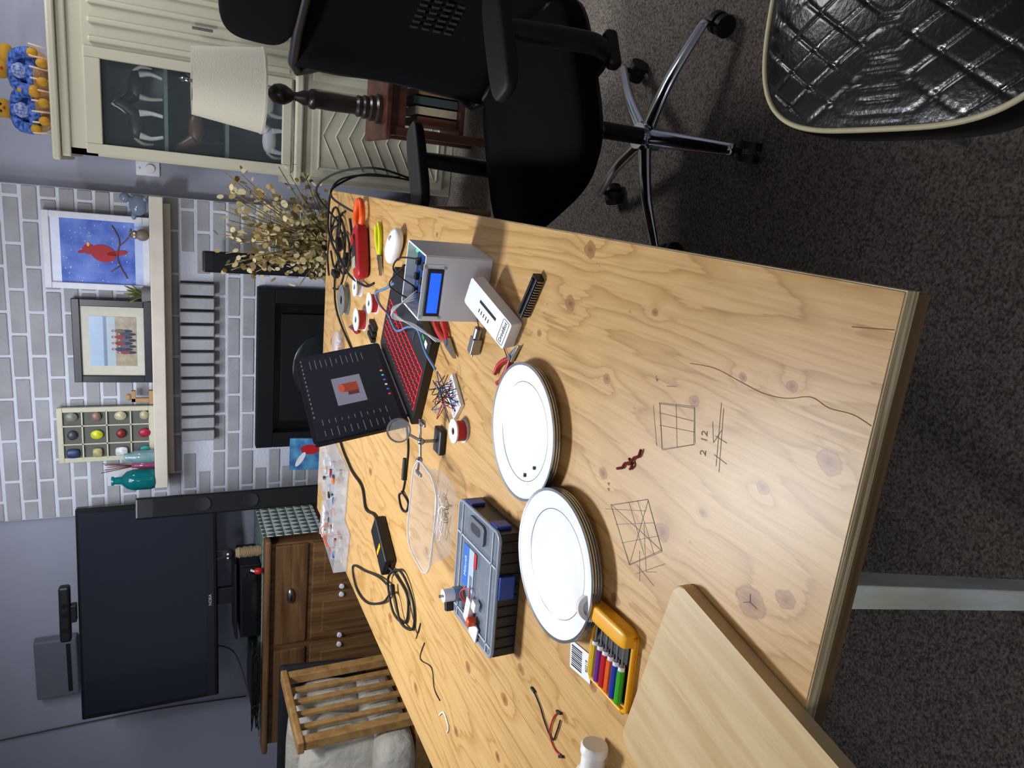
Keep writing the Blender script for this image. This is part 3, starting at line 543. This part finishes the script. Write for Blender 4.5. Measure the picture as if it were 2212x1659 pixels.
g=grp('dc_motor',(-.77,1.165,.814),20); cyl(g,'can',(0,0,0),(0,0,.022),.013,whitep);cyl(g,'shaft',(0,0,.022),(0,0,.03),.003,steel); box(g,'bracket',(-.02,.0,.01),(.02,.012,.016),blackp,.001); cyl(g,'plate',(0,0,-.015),(0,0,0),.015,steel)
g=grp('battery_connector_parts',(-.765,1.10,.8005),-10); box(g,'white_module',(0,0,.006),(.05,.02,.012),whitep,.002); box(g,'white_card',(-.03,-.025,.002),(.035,.035,.003),paper,.001); sup(g,'orange_plug',(-.01,-.022,.009),(.008,.008,.009),orange,.5,.5); box(g,'small_block',(.025,-.02,.005),(.02,.016,.01),whitep,.001)
tubes(g,'leads',[[(0,.01,.008),(.02,.03,.012),(.035,.015,.006),(.02,.0,.01)],[(0,.012,.008),(.01,.035,.014),(.03,.03,.006)]],.0012,red)
# clear tub
g=grp('clear_plastic_tub',(-.71,1.395,TZ),-4)
def rect_loft(parent,name,secs,mat):
    bm=bmesh.new(); R=[[bm.verts.new((x,y,z)) for x,y in rrect(w,h,r,8)] for (w,h,r,z) in secs]
    for a,b in zip(R[:-1],R[1:]):
        n=len(a)
        for i in range(n): bm.faces.new((a[i],a[(i+1)%n],b[(i+1)%n],b[i]))
    bm.faces.new(R[0][::-1]); return fin(bm,name,parent,mat,True)
rect_loft(g,'tub',[(.17,.11,.04,.001),(.19,.13,.045,.006),(.215,.15,.05,.058),(.235,.168,.055,.06),(.237,.17,.055,.056)],M('tub_plastic','#c6cad2',.15,alpha=.24))
tube(g,'rim',[(x,y,.06) for x,y in rrect(.235,.168,.055)],.002,M('tub_rim','#dfe1e6',.2,alpha=.6),True,1)
tubes(g,'zip_ties',[[(random.uniform(-.06,.06),random.uniform(-.035,.035),.01+random.random()*.01) for _ in range(3)] for _ in range(9)],.0013,whitep,3,5)
txt(g,'recycle','LDPE 4',.012,(.04,-.0735,.03),(82,0,0),M('tub_mark','#6a6f76',.6),.0001)
# white compartment trays
def traybox(name,x,y,w,d,rz,nx,ny,seed):
    random.seed(seed)
    g=grp(name,(x,y,TZ),rz)
    box(g,'base',(0,0,.003),(w,d,.005),frost,.001)
    for n,(c,s) in enumerate((((0,-d/2,.025),(w,.003,.045)),((0,d/2,.025),(w,.003,.045)),((-w/2,0,.025),(.003,d,.045)),((w/2,0,.025),(.003,d,.045)))): box(g,'wall_%d'%n,c,s,frost)
    boxes(g,'dividers',[((-w/2+w*i/nx,0,.024),(.002,d,.04)) for i in range(1,nx)]+[((0,-d/2+d*i/ny,.024),(w,.002,.04)) for i in range(1,ny)],frost)
    cl=['#202225','#8a2222','#c8c8c8','#c06818','#2a4a8a','#b8b4a8']
    for k in range(26): box(g,'part_%d'%k,(random.uniform(-.44,.44)*w,random.uniform(-.42,.42)*d,.014+random.random()*.03),(random.uniform(.01,.03),random.uniform(.008,.024),.008),M('pt%d'%(k%6),cl[k%6],.5),.001,(0,0,random.uniform(0,180)))
    return g
g=traybox('component_tray_box',-1.06,2.47,.20,.28,-6,3,4,3)
g=traybox('component_tray_box',-1.25,2.38,.16,.22,-10,3,3,9)
box(g,'open_lid',(0,.115,.03),(.15,.005,.055),frost,.001); boxes(g,'lid_inserts',[((-.055+i*.028,.09,.052),(.02,.025,.006)) for i in range(5)],whitep,.001)
tubes(g,'colour_wires',[[(-.05,0,.05),(0,.04,.07),(.05,.0,.055)],[(-.03,-.05,.05),(.02,-.02,.07),(.04,-.06,.05)]],.0018,orange)
random.seed(21)
# adapter & cords
g=grp('laptop_power_adapter'); 
box(g,'brick',(-1.0,1.812,TZ+.0165),(.155,.075,.032),M('adapter_black','#101114',.4),.006,(0,0,61)); box(g,'yellow_label',(-1.005,1.80,TZ+.033),(.012,.045,.0008),yellow,0,(0,0,61))
z=TZ+.0055
tube(g,'dc_cord',[(-.72,2.45,z),(-.893,2.484,z),(-.951,2.287,z),(-.951,2.123,z),(-1.0,2.06,z),(-.975,1.96,z),(-.97,1.89,z+.008)],.0045,rubber)
tube(g,'ac_cord',[(-1.035,1.745,z+.01),(-1.04,1.70,z),(-1.045,1.60,z),(-1.12,1.60,z),(-1.15,1.70,z+.004),(-1.08,1.76,z+.006),(-1.0,1.66,z+.006),(-1.03,1.56,z),(-1.10,1.54,z),(-1.13,1.62,z+.008),(-1.09,1.70,z+.008),(-1.18,1.80,z+.004),(-1.29,1.98,z),(-1.32,2.12,z),(-1.27,2.18,z),(-1.20,2.02,z),(-1.13,1.86,z+.004),(-1.09,1.74,z+.01)],.0036,rubber)
box(g,'cord_ferrite',(-1.08,1.70,z+.01),(.03,.014,.012),rubber,.003,(0,0,30))
g=grp('barrel_jack_cable'); z=TZ+.003
tube(g,'cable',[(-.60,1.72,z),(-.66,1.69,z),(-.742,1.696,z),(-.79,1.71,z),(-.815,1.74,z),(-.84,1.71,z),(-.83,1.67,z),(-.80,1.66,z),(-.79,1.71,z+.003)],.0028,rubber)
cyl(g,'inline_switch',(-.69,1.695,TZ+.007),(-.75,1.697,TZ+.007),.0065,rubber)
tubes(None,'loose_black_wire',[[(-1.05,1.60,TZ+.002),(-1.10,1.52,TZ+.002),(-1.06,1.50,TZ+.002),(-1.12,1.522,TZ+.002)],[(-1.09,1.46,TZ+.002),(-1.15,1.48,TZ+.002),(-1.12,1.40,TZ+.002),(-1.157,1.37,TZ+.002),(-1.16,1.33,TZ+.002)]],.0012,rubber)
g=grp('jumper_wires'); z=TZ+.0025
tubes(g,'black_wire',[[(-.825,.915,z),(-.835,.89,z),(-.85,.869,z),(-.86,.84,z),(-.835,.83,z),(-.81,.825,z)]],.0014,rubber); tubes(g,'red_wire',[[(-.80,.832,z),(-.82,.845,z),(-.855,.85,z),(-.87,.83,z),(-.865,.81,z)]],.0014,red)
for i,p in enumerate(((-.823,.92),(-.80,.832),(-.866,.808))): box(g,'connector_%d'%i,(p[0],p[1],TZ+.003),(.004,.014,.004),rubber,.0005,(0,0,20*i))
tubes(None,'white_zip_tie_scrap',[[(-1.198,1.326,TZ+.002),(-1.17,1.30,TZ+.002),(-1.182,1.266,TZ+.002),(-1.20,1.27,TZ+.002)]],.002,whitep)
tubes(None,'red_string_scrap',[[(-.350,.773,TZ+.003),(-.344,.762,TZ+.003),(-.336,.757,TZ+.003),(-.332,.745,TZ+.004),(-.322,.740,TZ+.003),(-.315,.730,TZ+.003),(-.305,.727,TZ+.003)],[(-.340,.745,TZ+.002),(-.332,.740,TZ+.004),(-.325,.748,TZ+.004)]],.0020,M('red_yarn','#7a1418',.9,bscale=300,bstr=.8))
# pvc fitting
g=grp('pvc_pipe_fitting',(-.748,.700,TZ+.023),rot=(0,-88,6)); pv=M('pvc_white','#e2e0db',.4)
lathe(g,'body',[(0,-.003),(.018,-.003),(.02,0),(.02,.01),(.016,.012)]+[(.0165+.0012*(i%2),.012+i*.002) for i in range(14)]+[(.023,.042),(.023,.062),(.019,.064),(.019,.10),(0,.10)],pv,seg=32)
tubes(None,'red_wire_loop',[[(-.76,.63,TZ+.002),(-.79,.66,TZ+.002),(-.83,.655,TZ+.002),(-.84,.62,TZ+.002),(-.82,.60,TZ+.002)]],.0012,red)
# ---------------------------------------------------------------- laptop
la=68
g=grp('laptop',(-.388,1.735,TZ),la)
lb=M('laptop_black','#121318',.35); kb=M('key_black','#16080a',.5); rl=M('key_glow','#e01020',.5,emis='#ff1428',estr=1.8)
w,d=.355,.255
prism(g,'base',rrect(w,d,.01),.002,.022,lb,.002)
box(g,'key_well',(0,.028,.0222),(.325,.122,.0006),rl)
K_=[]
for r_ in range(6):
    for c_ in range(17): K_.append(((-.1535+c_*.0192,.079-r_*.0204,.0235),(.0135,.0145,.003)))
boxes(g,'keys',K_,kb,.0006)
box(g,'touchpad',(-.02,-.085,.0223),(.10,.062,.0006),M('touchpad','#1e2025',.3)); 
for i,(c,x) in enumerate((('#d8dde2',-.15),('#2e8a3c',-.125),('#1d58b0',-.10))): box(g,'sticker_%d'%i,(x,-.10,.0224),(.018,.018,.0004),M('sticker%d'%i,c,.4))
cyl(g,'hinge',(-w*.4,d/2-.006,.024),(w*.4,d/2-.006,.024),.006,lb)
sc=grp('screen_lid',(0,d/2-.004,.024)); sc.parent=g; sc.rotation_euler=(rad(-14),0,0)
prism(sc,'lid_shell',[(x,y+.12) for x,y in rrect(w,.235,.01)],-.004,.004,lb,.001,rot=(90,0,0))
sg=M('ui_dark','#101218',.25,emis='#1c1f28',estr=.4); box(sc,'display',(0,-.0045,.122),(.34,.001,.212),sg)
ug=M('ui_view','#7a8090',.3,emis='#8d93a8',estr=.4); box(sc,'viewport_plane',(.0,-.0053,.12),(.11,.0006,.075),ug)
uo=M('ui_orange','#904028',.4,emis='#904028',estr=.5); box(sc,'model_body',(.01,-.0058,.115),(.034,.0006,.04),uo); disc(sc,'model_top',.01,.138,.017,.008,M('ui_orange2','#b85a3a',.4,emis='#b85a3a',estr=.5),-.0062); box(sc,'model_block',(-.012,-.0057,.11),(.02,.0006,.028),M('ui_or3','#5a3028',.4,emis='#5a3028',estr=.5))
ut=M('ui_text','#6a6f7a',.4,emis='#6a6f7a',estr=.5)
TL=[]
for i in range(11):
    TL.append(((-.145,-.0053,.205-i*.016),(random.uniform(.015,.035),.0005,.0016))); TL.append(((-.105,-.0053,.205-i*.016),(random.uniform(.01,.025),.0005,.0016))); TL.append(((.13,-.0053,.2-i*.014),(random.uniform(.02,.045),.0005,.0016)))
for i in range(14): TL.append(((-.08+i*.018,-.0053,.222),(.008,.0005,.003)))
boxes(sc,'ui_lines',TL,ut)
for i,cc in enumerate(('#e03a3a','#3a6ae0','#d8d8d8','#7a4ae0','#3ac0e0','#e0a03a')): disc(sc,'task_icon_%d'%i,-.05+i*.02,.024,.0035,.0035,M('ic%d'%i,cc,.4,emis=cc,estr=.6),-.0056)
# ---------------------------------------------------------------- helping hands magnifier
g=grp('helping_hands_magnifier',(-.553,1.455,TZ)); ir=M('cast_iron','#232427',.5)
box(g,'base',(0,0,.008),(.06,.045,.015),ir,.004); cyl(g,'post',(0,0,.012),(0,0,.05),.004,steel)
cyl(g,'cross_bar',(-.05,.0,.05),(.05,.01,.055),.003,steel)
for s in (-1,1):
    sup(g,'joint_%d'%s,(s*.045,0,.053),(.008,.008,.008),steel); cyl(g,'clip_arm_%d'%s,(s*.045,0,.053),(s*.055,-.03,.065),.0025,steel); box(g,'clip_%d'%s,(s*.058,-.045,.068),(.007,.032,.006),steel,.001)
cyl(g,'lens_arm',(0,0,.05),(.014,.015,.078),.003,steel); sup(g,'lens_joint',(0,0,.052),(.008,.008,.008),steel)
lathe(g,'lens_ring',[(.025,-.003),(.028,-.003),(.028,.003),(.025,.003),(.025,-.003)],steel,(.022,.02,.100),(60,0,15)); lathe(g,'lens_glass',[(0,-.003),(.018,-.002),(.025,0),(.018,.002),(0,.003)],M('lens','#c8ced2',.03,alpha=.2),(.022,.02,.100),(60,0,15))
# breadboard + wires
g=grp('breadboard_circuit',(-.43,1.395,TZ),52)
box(g,'board',(0,0,.005),(.085,.055,.009),whitep,.001)
boxes(g,'holes',[((-.036+i*.006,y,.0096),(.0022,.0022,.0004)) for i in range(13) for y in (-.018,-.012,-.006,.006,.012,.018)],M('hole','#555962',.8))
for k,(cc,n_) in enumerate((('#1b1c20',8),('#a81820',3),('#b8b8ba',2),('#1c3a80',4))):
    tubes(g,'jumpers_%d'%k,[[(random.uniform(-.035,.035),random.uniform(-.02,.02),.01),(random.uniform(-.045,.045),random.uniform(-.04,.04),.04+random.random()*.01),(random.uniform(-.055,.055),random.uniform(-.05,.05),.018)] for _ in range(n_)],.0010,M('jw%d'%k,cc,.5))
tubes(None,'usb_cable',[[(-.385,1.46,TZ+.03),(-.36,1.52,TZ+.035),(-.32,1.57,TZ+.04),(-.33,1.66,TZ+.035),(-.36,1.76,TZ+.034),(-.33,1.82,TZ+.04),(-.29,1.72,TZ+.09),(-.235,1.55,TZ+.15),(-.21,1.46,TZ+.155),(-.19,1.41,TZ+.15)]],.003,M('usb_blue','#557aa8',.4))
def spool(name,x,y,z,r,h,c1,c2):
    g=grp(name,(x,y,z)); a=M(name+'_a',c1,.4); b=M(name+'_b',c2,.5)
    lathe(g,'core',[(r*.35,.002),(r*.85,.002),(r*.85,h-.002),(r*.35,h-.002)],b); lathe(g,'flange_low',[(r*.3,0),(r,0),(r,.003),(r*.3,.003)],a); lathe(g,'flange_top',[(r*.3,h-.003),(r,h-.003),(r,h),(r*.3,h),(r*.3,h-.003)],a)
spool('solder_spool',-.488,1.335,TZ,.026,.026,'#d8d8dc','#b0202a')
spool('white_tape_roll',-.326,2.285,TZ,.032,.022,'#d4d4d8','#c0c0c4')
spool('red_tape_roll',-.345,2.085,TZ,.032,.025,'#d8d8da','#b82030')
spool('solder_roll',-.42,2.215,TZ,.036,.03,'#cfd2d4','#b4282e')
spool('clear_packing_tape',-.40,2.47,TZ,.052,.022,'#6c6f70','#989c98')
def pliers(name,x,y,rz,mat,sc_=1,z=TZ+.008):
    g=grp(name,(x,y,z),rz); g.scale=(sc_,)*3
    for s in (-1,1):
        tube(g,'handle_%d'%s,[(0,0,0),(-.03,s*.012,0),(-.07,s*.02,0),(-.1,s*.014,0)],[.005,.0065,.0065,.006],mat); prism(g,'jaw_%d'%s,[(-.008,0),(0,s*.012),(.02,s*.008),(.055,s*.0015),(.055,0)],-.004,.004,steel,.0005)
    cyl(g,'pivot',(0,0,-.006),(0,0,.006),.008,steel)
pliers('needle_nose_pliers',-.322,1.455,244,M('plier_red','#bc2428',.4))
pliers('wire_strippers',-.205,2.055,205,M('strip_yellow','#cfd21a',.4))
pliers('side_cutters',-.280,1.138,-45,M('cut_red','#a81a22',.4),.75,TZ+.006)
pliers('diagonal_cutters',-.47,2.34,100,M('dc_red','#901828',.4),.8)
# white 3D printed box with LCD
g=grp('printed_electronics_box',(-.172,1.338,TZ),-9)
w,d,h=.125,.115,.135
for n,(c,s) in enumerate((((0,-d/2,h/2),(w,.004,h)),((0,d/2,h/2),(w,.004,h)),((-w/2,0,h/2),(.004,d,h)),((w/2,0,h/2),(.004,d,h)))): box(g,'panel_%d'%n,c,s,whitepla,.0008)
box(g,'bottom',(0,0,.002),(w,d,.004),whitepla); box(g,'inner_board',(0,.01,h-.02),(w*.8,d*.6,.003),M('pcb_blue','#16407a',.4)); boxes(g,'chips',[((x,y,h-.014),(.014,.01,.008)) for x in (-.03,0,.03) for y in (-.01,.025)],blackp,.001)
lc=grp('lcd_module',(-.006,-d/2-.003,h-.021)); lc.parent=g
box(lc,'pcb',(0,0,0),(.108,.002,.048),M('lcd_pcb','#e8ecf4',.4),.0005); box(lc,'bezel',(0,-.003,0),(.092,.005,.032),blackp,.001); box(lc,'display',(0,-.0058,0),(.078,.0008,.021),M('lcd_blue','#0a38e8',.3,emis='#1048ff',estr=2.0))
for i,(x,z) in enumerate(((-.049,.019),(.049,.019),(-.049,-.019),(.049,-.019))): cyl(lc,'screw_%d'%i,(x,-.001,z),(x,-.003,z),.003,steel)
tubes(g,'ribbon_wires',[[(-.04+.006*i,.0,h-.01),(-.07-.004*i,.02,h+.03),(-.1,-.01+.01*i,h-.02),(-.11,-.05,h-.06+.005*i)] for i in range(4)],.0014,M('greyw','#c5c8cc',.5))
tubes(g,'black_wires',[[(-.02,.02,h-.01),(0,.05,h+.025),(.03,.04,h+.02),(.04,.0,h-.01)],[(-.05,.02,h-.01),(-.03,.055,h+.03),(.02,.03,h+.01)]],.0018,rubber)
sup(g,'green_led',(.05,.03,h-.012),(.003,.003,.003),M('gled','#20ff50',.4,emis='#20ff50',estr=6))
g=grp('drinkbot_dispenser_panel',(-.205,1.185,TZ+.03),rot=(14,0,-29)); 
prism(g,'slab',rrect(.058,.14,.004),-.012,.012,whitepla,.001)
box(g,'slot',(.006,.0,.0122),(.006,.055,.0006),blackm); boxes(g,'vents',[((-.012,-.01+i*.008,.0122),(.008,.002,.0006)) for i in range(5)],blackm)
tube(g,'name_frame',[(x,y-.055,.0122) for x,y in rrect(.05,.018,.003)],.0005,ink,True,1); txt(g,'name','DrinkBot',.0115,(0,-.055,.0123),(0,0,0),ink,.0002)
g=grp('black_pin_connector',(-.158,1.083,TZ+.008),-31); box(g,'body',(0,0,0),(.085,.018,.015),blackp,.001); boxes(g,'pins',[((-.038+i*.0055,-.0105,0),(.002,.004,.01)) for i in range(15)],steel); box(g,'ridge',(0,0,.009),(.075,.006,.004),blackm)
g=grp('gear_motor',(-.292,1.293,TZ+.012),-20); box(g,'gearbox',(0,0,0),(.035,.02,.02),M('motor_grey','#8f9295',.3,.8),.001); cyl(g,'can',(.017,0,0),(.04,0,0),.0085,steel); cyl(g,'shaft',(-.017,0,0),(-.027,0,0),.002,steel)
tubes(g,'leads',[[(.04,.003,0),(.06,.01,.004),(.07,-.03,-.008),(.06,-.1,-.009),(.05,-.13,-.009)],[(.04,-.003,0),(.07,0,.01),(.085,-.04,-.008),(.075,-.12,-.009)]],.001,M('thin_wire','#5a2a24',.5))
# mouse
g=grp('white_computer_mouse',(-.155,1.875,TZ),-42); sup(g,'shell',(0,0,.020),(.058,.031,.019),M('mouse_white','#e6e7ec',.3),.8,.85); cyl(g,'wheel',(.028,-.003,.033),(.028,.003,.033),.009,M('wheel_grey','#9a9ca2',.5))
# clamp meter
g=grp('clamp_multimeter',(-.19,2.235,TZ),20)
mr=M('meter_red','#a01620',.4); sup(g,'body',(-.02,0,.022),(.085,.036,.02),mr,.4,.45); sup(g,'grip',(-.02,0,.026),(.06,.027,.018),M('meter_dark','#1b1c20',.5),.4,.4); cyl(g,'dial',(.015,0,.04),(.015,0,.048),.017,mr); box(g,'display',(-.055,0,.043),(.035,.035,.004),M('meter_lcd','#9aa595',.3),.001)
tube(g,'clamp_jaw',[(.06,-.02,.022),(.085,-.038,.022),(.125,-.03,.022),(.14,0,.022),(.125,.03,.022),(.085,.038,.022),(.06,.02,.022)],.010,orange)
g=grp('test_lead_coil'); tl=[]
for i in range(5):
    cx,cy,r=-.22+random.uniform(-.06,.1),2.55+random.uniform(-.06,.1),random.uniform(.06,.12)
    tl.append([(max(-1.3,cx+r*math.cos(a*.7+i)),min(2.8,cy+r*1.3*math.sin(a*.7+i)),TZ+.005+.004*i) for a in range(9)])
tl.append([(-.29,2.12,TZ+.004),(-.31,2.2,TZ+.01),(-.29,2.36,TZ+.03),(-.2,2.55,TZ+.05),(-.12,2.6,TZ+.05),(-.02,2.62,TZ+.03),(.02,2.62,TZ-.05),(.03,2.6,TZ-.2)])
tl.append([(-.1,2.38,TZ+.006),(-.06,2.5,TZ+.06),(-.02,2.62,TZ+.02),(.03,2.65,TZ-.1),(.02,2.62,TZ-.3)])
tl.append([(-.15,2.62,TZ+.006),(-.05,2.68,TZ+.08),(.02,2.6,TZ+.03),(.05,2.5,TZ-.08),(.03,2.55,TZ-.22)])
tl.append([(-.55,2.35,TZ+.004),(-.45,2.6,TZ+.01),(-.3,2.65,TZ+.004),(-.26,2.45,TZ+.01)])
tubes(g,'cables',tl,.004,rubber)
for i,(x,y) in enumerate(((-.26,2.45),(-.22,2.58),(-.33,2.62))): box(g,'plug_%d'%i,(x,y,TZ+.014),(.05,.022,.02),rubber,.004,(0,0,40*i))
g=grp('black_terminal_blocks',(-.43,2.09,TZ),70)
for i in range(3): box(g,'block_%d'%i,(0,-.02+i*.02,.008),(.055,.014,.014),blackp,.002)
g=grp('clear_parts_bag',(-.59,2.52,TZ)); sup(g,'bag',(0,0,.017),(.07,.05,.016),M('bag_clear','#c8c4d0',.15,alpha=.35,bscale=30,bstr=1),.8,.7)
for i in range(6): box(g,'bit_%d'%i,(-.04+i*.015,.01*(-1)**i,.012),(.012,.012,.01),M('bit%d'%(i%3),['#b85a6a','#8a8f99','#e0e0e4'][i%3],.4),.002)
# ---------------------------------------------------------------- office chair
g=grp('mesh_office_chair',(.20,1.73,0),208)
fab=M('black_mesh_fabric','#06070a',.95,bscale=500,bstr=.3,spec=.15)
for k in range(5):
    a=rad(-24+72*k-208); ca,sa=math.cos(a),math.sin(a)
    tube(g,'base_leg_%d'%k,[(.03*ca,.03*sa,.125),(.16*ca,.16*sa,.115),(.31*ca,.31*sa,.078)],[.026,.022,.018,.015],chrome,flat=.6,seg=12)
    cyl(g,'caster_stem_%d'%k,(.305*ca,.305*sa,.085),(.305*ca,.305*sa,.05),.007,blackp)
    for s in (-1,1): cyl(g,'caster_%d_%d'%(k,s),(.31*ca-s*.006*sa,.31*sa+s*.006*ca,.028),(.31*ca-s*.024*sa,.31*sa+s*.024*ca,.028),.028,blackp)
cyl(g,'hub',(0,0,.085),(0,0,.15),.035,chrome); cyl(g,'gas_sleeve',(0,0,.15),(0,0,.26),.022,blackp); cyl(g,'gas_piston',(0,0,.26),(0,0,.40),.013,steel)
box(g,'mechanism',(0,0,.405),(.2,.16,.04),blackp,.008); box(g,'lever',(-.02,.27,.405),(.09,.03,.03),blackp,.008)
sup(g,'seat_cushion',(0.02,0,.468),(.255,.25,.045),fab,.45,.5); sup(g,'seat_shell',(0,0,.435),(.24,.235,.025),blackp,.5,.5)
ap=M('arm_pad','#0b0c0f',.65)
for s in (-1,1):
    tube(g,'arm_post_%d'%s,[(-.01,s*.12,.418),(-.01,s*.24,.418),(-.01,s*.285,.45),(-.01,s*.285,.55),(-.01,s*.28,.67)],[.022,.024,.026,.026,.022],blackp,flat=.7,seg=12); sup(g,'arm_pad_%d'%s,(.02,s*.275,.69),(.13,.045,.017),ap,.4,.5)
def backpt(v,u):
    ww=.235+.012*math.sin(v*3.14)-.09*max(0,v-.75)-.05*max(0,.25-v); xb=-.225-.015*v-.035*math.sin(v*math.pi)*1.0
    return (xb+.045*u*u,ww*u,.50+.52*v)
bm=bmesh.new(); rows=[]
for j in range(15): rows.append([bm.verts.new(backpt(j/14,u/6)) for u in range(-6,7)])
for a,b in zip(rows[:-1],rows[1:]):
    for i in range(12): bm.faces.new((a[i],a[i+1],b[i+1],b[i]))
o=fin(bm,'back_mesh',g,fab,True); md=o.modifiers.new('s','SOLIDIFY'); md.thickness=.016
ed=[backpt(i/8,1) for i in range(9)]+[backpt(1-i/8,-1) for i in range(9)]
tube(g,'back_frame',ed,.013,blackp,True,3)
boxes(g,'lumbar_slots',[((-.238,-.05+i*.02,.66+j*.03),(.004,.008,.018)) for i in range(6) for j in range(4)],M('slot_grey','#1d1f24',.8))
tube(g,'back_spine',[(-.1,0,.41),(-.27,0,.43),(-.33,0,.55),(-.34,0,.85),(-.29,0,1.05)],.02,blackp,flat=1.5)
sup(g,'headrest',(-.215,0,1.115),(.035,.17,.088),fab,.6,.6,(0,-5,0)); cyl(g,'headrest_post',(-.27,0,.98),(-.235,0,1.09),.012,blackp)
# ---------------------------------------------------------------- quilted vinyl chair
g=grp('quilted_vinyl_dining_chair',(.365,.705,0),0)
vin=M('black_vinyl','#050608',.27,coat=.2,bscale=150,bstr=.3,bdist=.002)
a_,b_=.228,.235
def se(t,e=.55,s=1): 
    c,sn_=math.cos(t),math.sin(t); return (s*a_*math.copysign(abs(c)**e,c),s*b_*math.copysign(abs(sn_)**e,sn_))
bm=bmesh.new(); NR,NA=110,260; rows=[]
for j in range(NR+1):
    s=1-j/NR
    row=[]
    for i in range(NA):
        x,y=se(2*math.pi*i/NA,.55,max(s,.0005)); z=.47+.022*(1-s**3)
        p=.048; u=(x+y*.62)/p; v=(x-y*.62)/p
        du=abs(u-round(u));dv=abs(v-round(v)); m=min(du,dv); cr=math.exp(-(m/.05)**2)*.0022; tf=math.exp(-((du*du+dv*dv)/.006))*.0022
        if s>.93: cr*=(1-s)/.07; tf=0
        row.append(bm.verts.new((x,y,z-cr-tf)))
    rows.append(row)
for a,b in zip(rows[:-1],rows[1:]):
    for i in range(NA): bm.faces.new((a[i],a[(i+1)%NA],b[(i+1)%NA],b[i]))
bmesh.ops.remove_doubles(bm,verts=bm.verts[:],dist=1e-5)
fin(bm,'quilted_seat',g,vin,True)
bm=bmesh.new(); R=[]
for (s,z) in ((1,.47),(1.03,.45),(1.03,.41),(.98,.385),(.3,.385)): R.append([bm.verts.new((*se(2*math.pi*i/80,.55,s),z)) for i in range(80)])
for a,b in zip(R[:-1],R[1:]):
    for i in range(80): bm.faces.new((a[i],a[(i+1)%80],b[(i+1)%80],b[i]))
fin(bm,'seat_side',g,vin,True)
tube(g,'cream_piping',[(*se(2*math.pi*i/64,.55,1.0),.471) for i in range(64)],.004,M('piping','#b3a988',.5),True,2)
for i,(x,y) in enumerate(((-.15,-.16),(.15,-.16),(-.15,.16),(.15,.16))): cyl(g,'leg_%d'%i,(x,y,.39),(x*1.2,y*1.2,0),.014,chrome,.010)
sup(g,'backrest',(.26,0,.76),(.035,.2,.17),vin,.5,.5,(0,8,0)); tube(g,'back_post_l',[(.16,-.13,.39),(.24,-.13,.45),(.26,-.13,.66)],.012,chrome);tube(g,'back_post_r',[(.16,.13,.39),(.24,.13,.45),(.26,.13,.66)],.012,chrome)
# ---------------------------------------------------------------- lights
def area(name,loc,size,e,col=(1,1,1),rot=(0,0,0),sy=None):
    l=bpy.data.lights.new(name,'AREA'); l.energy=e; l.color=col; l.size=size
    if sy: l.shape='RECTANGLE'; l.size_y=sy
    o=bpy.data.objects.new(name,l); COL.objects.link(o); o.location=loc; o.rotation_euler=tuple(rad(a) for a in rot); return o
g=grp('ceiling_light_fixture',(-.95,1.75,2.4)); lathe(g,'pan',[(0,0),(.17,0),(.17,-.03),(0,-.03)],whitep); lathe(g,'dome',[(.16,-.03),(.14,-.07),(.08,-.095),(0,-.1)],M('dome_glass','#ffffff',.4,emis='#eef2ff',estr=6))
area('ceiling_lamp',(-.95,1.75,2.27),.32,44,(.90,.95,1.0))
area('carpet_hutch_fill',(1.2,3.1,2.3),.6,22,(.95,.96,1.0))  # added fill with no fixture, lifts the carpet and the hutch
area('back_wall_fill',(-1.3,2.9,2.32),.8,25,(.84,.90,1.0),(30,0,0))  # unseen soft fill, added to brighten the brick wall and background
area('front_fill',(-.9,-1.0,2.2),.5,9,(.90,.95,1.0),(50,0,-12))  # fill added behind the camera, brightens sides that face the viewer
w=bpy.data.worlds.new('w'); S.world=w; w.use_nodes=True; w.node_tree.nodes['Background'].inputs[0].default_value=(.75,.82,1,1); w.node_tree.nodes['Background'].inputs[1].default_value=.35
# ---------------------------------------------------------------- camera
cam=bpy.data.cameras.new('camera'); cam.sensor_width=36; cam.lens=25.13; cam.clip_start=.02
co=bpy.data.objects.new('camera',cam); COL.objects.link(co)
r=Vector((.9626,.2703,-.01668)); dn=Vector((.10315,-.4229,-.90023)); bk_=Vector((.2504,-.8649,.43496))
co.matrix_world=Matrix(((dn.x,r.x,bk_.x,0),(dn.y,r.y,bk_.y,0),(dn.z,r.z,bk_.z,1.32),(0,0,0,1)))
S.camera=co
S.view_settings.view_transform='Standard'
S.view_settings.look='None'
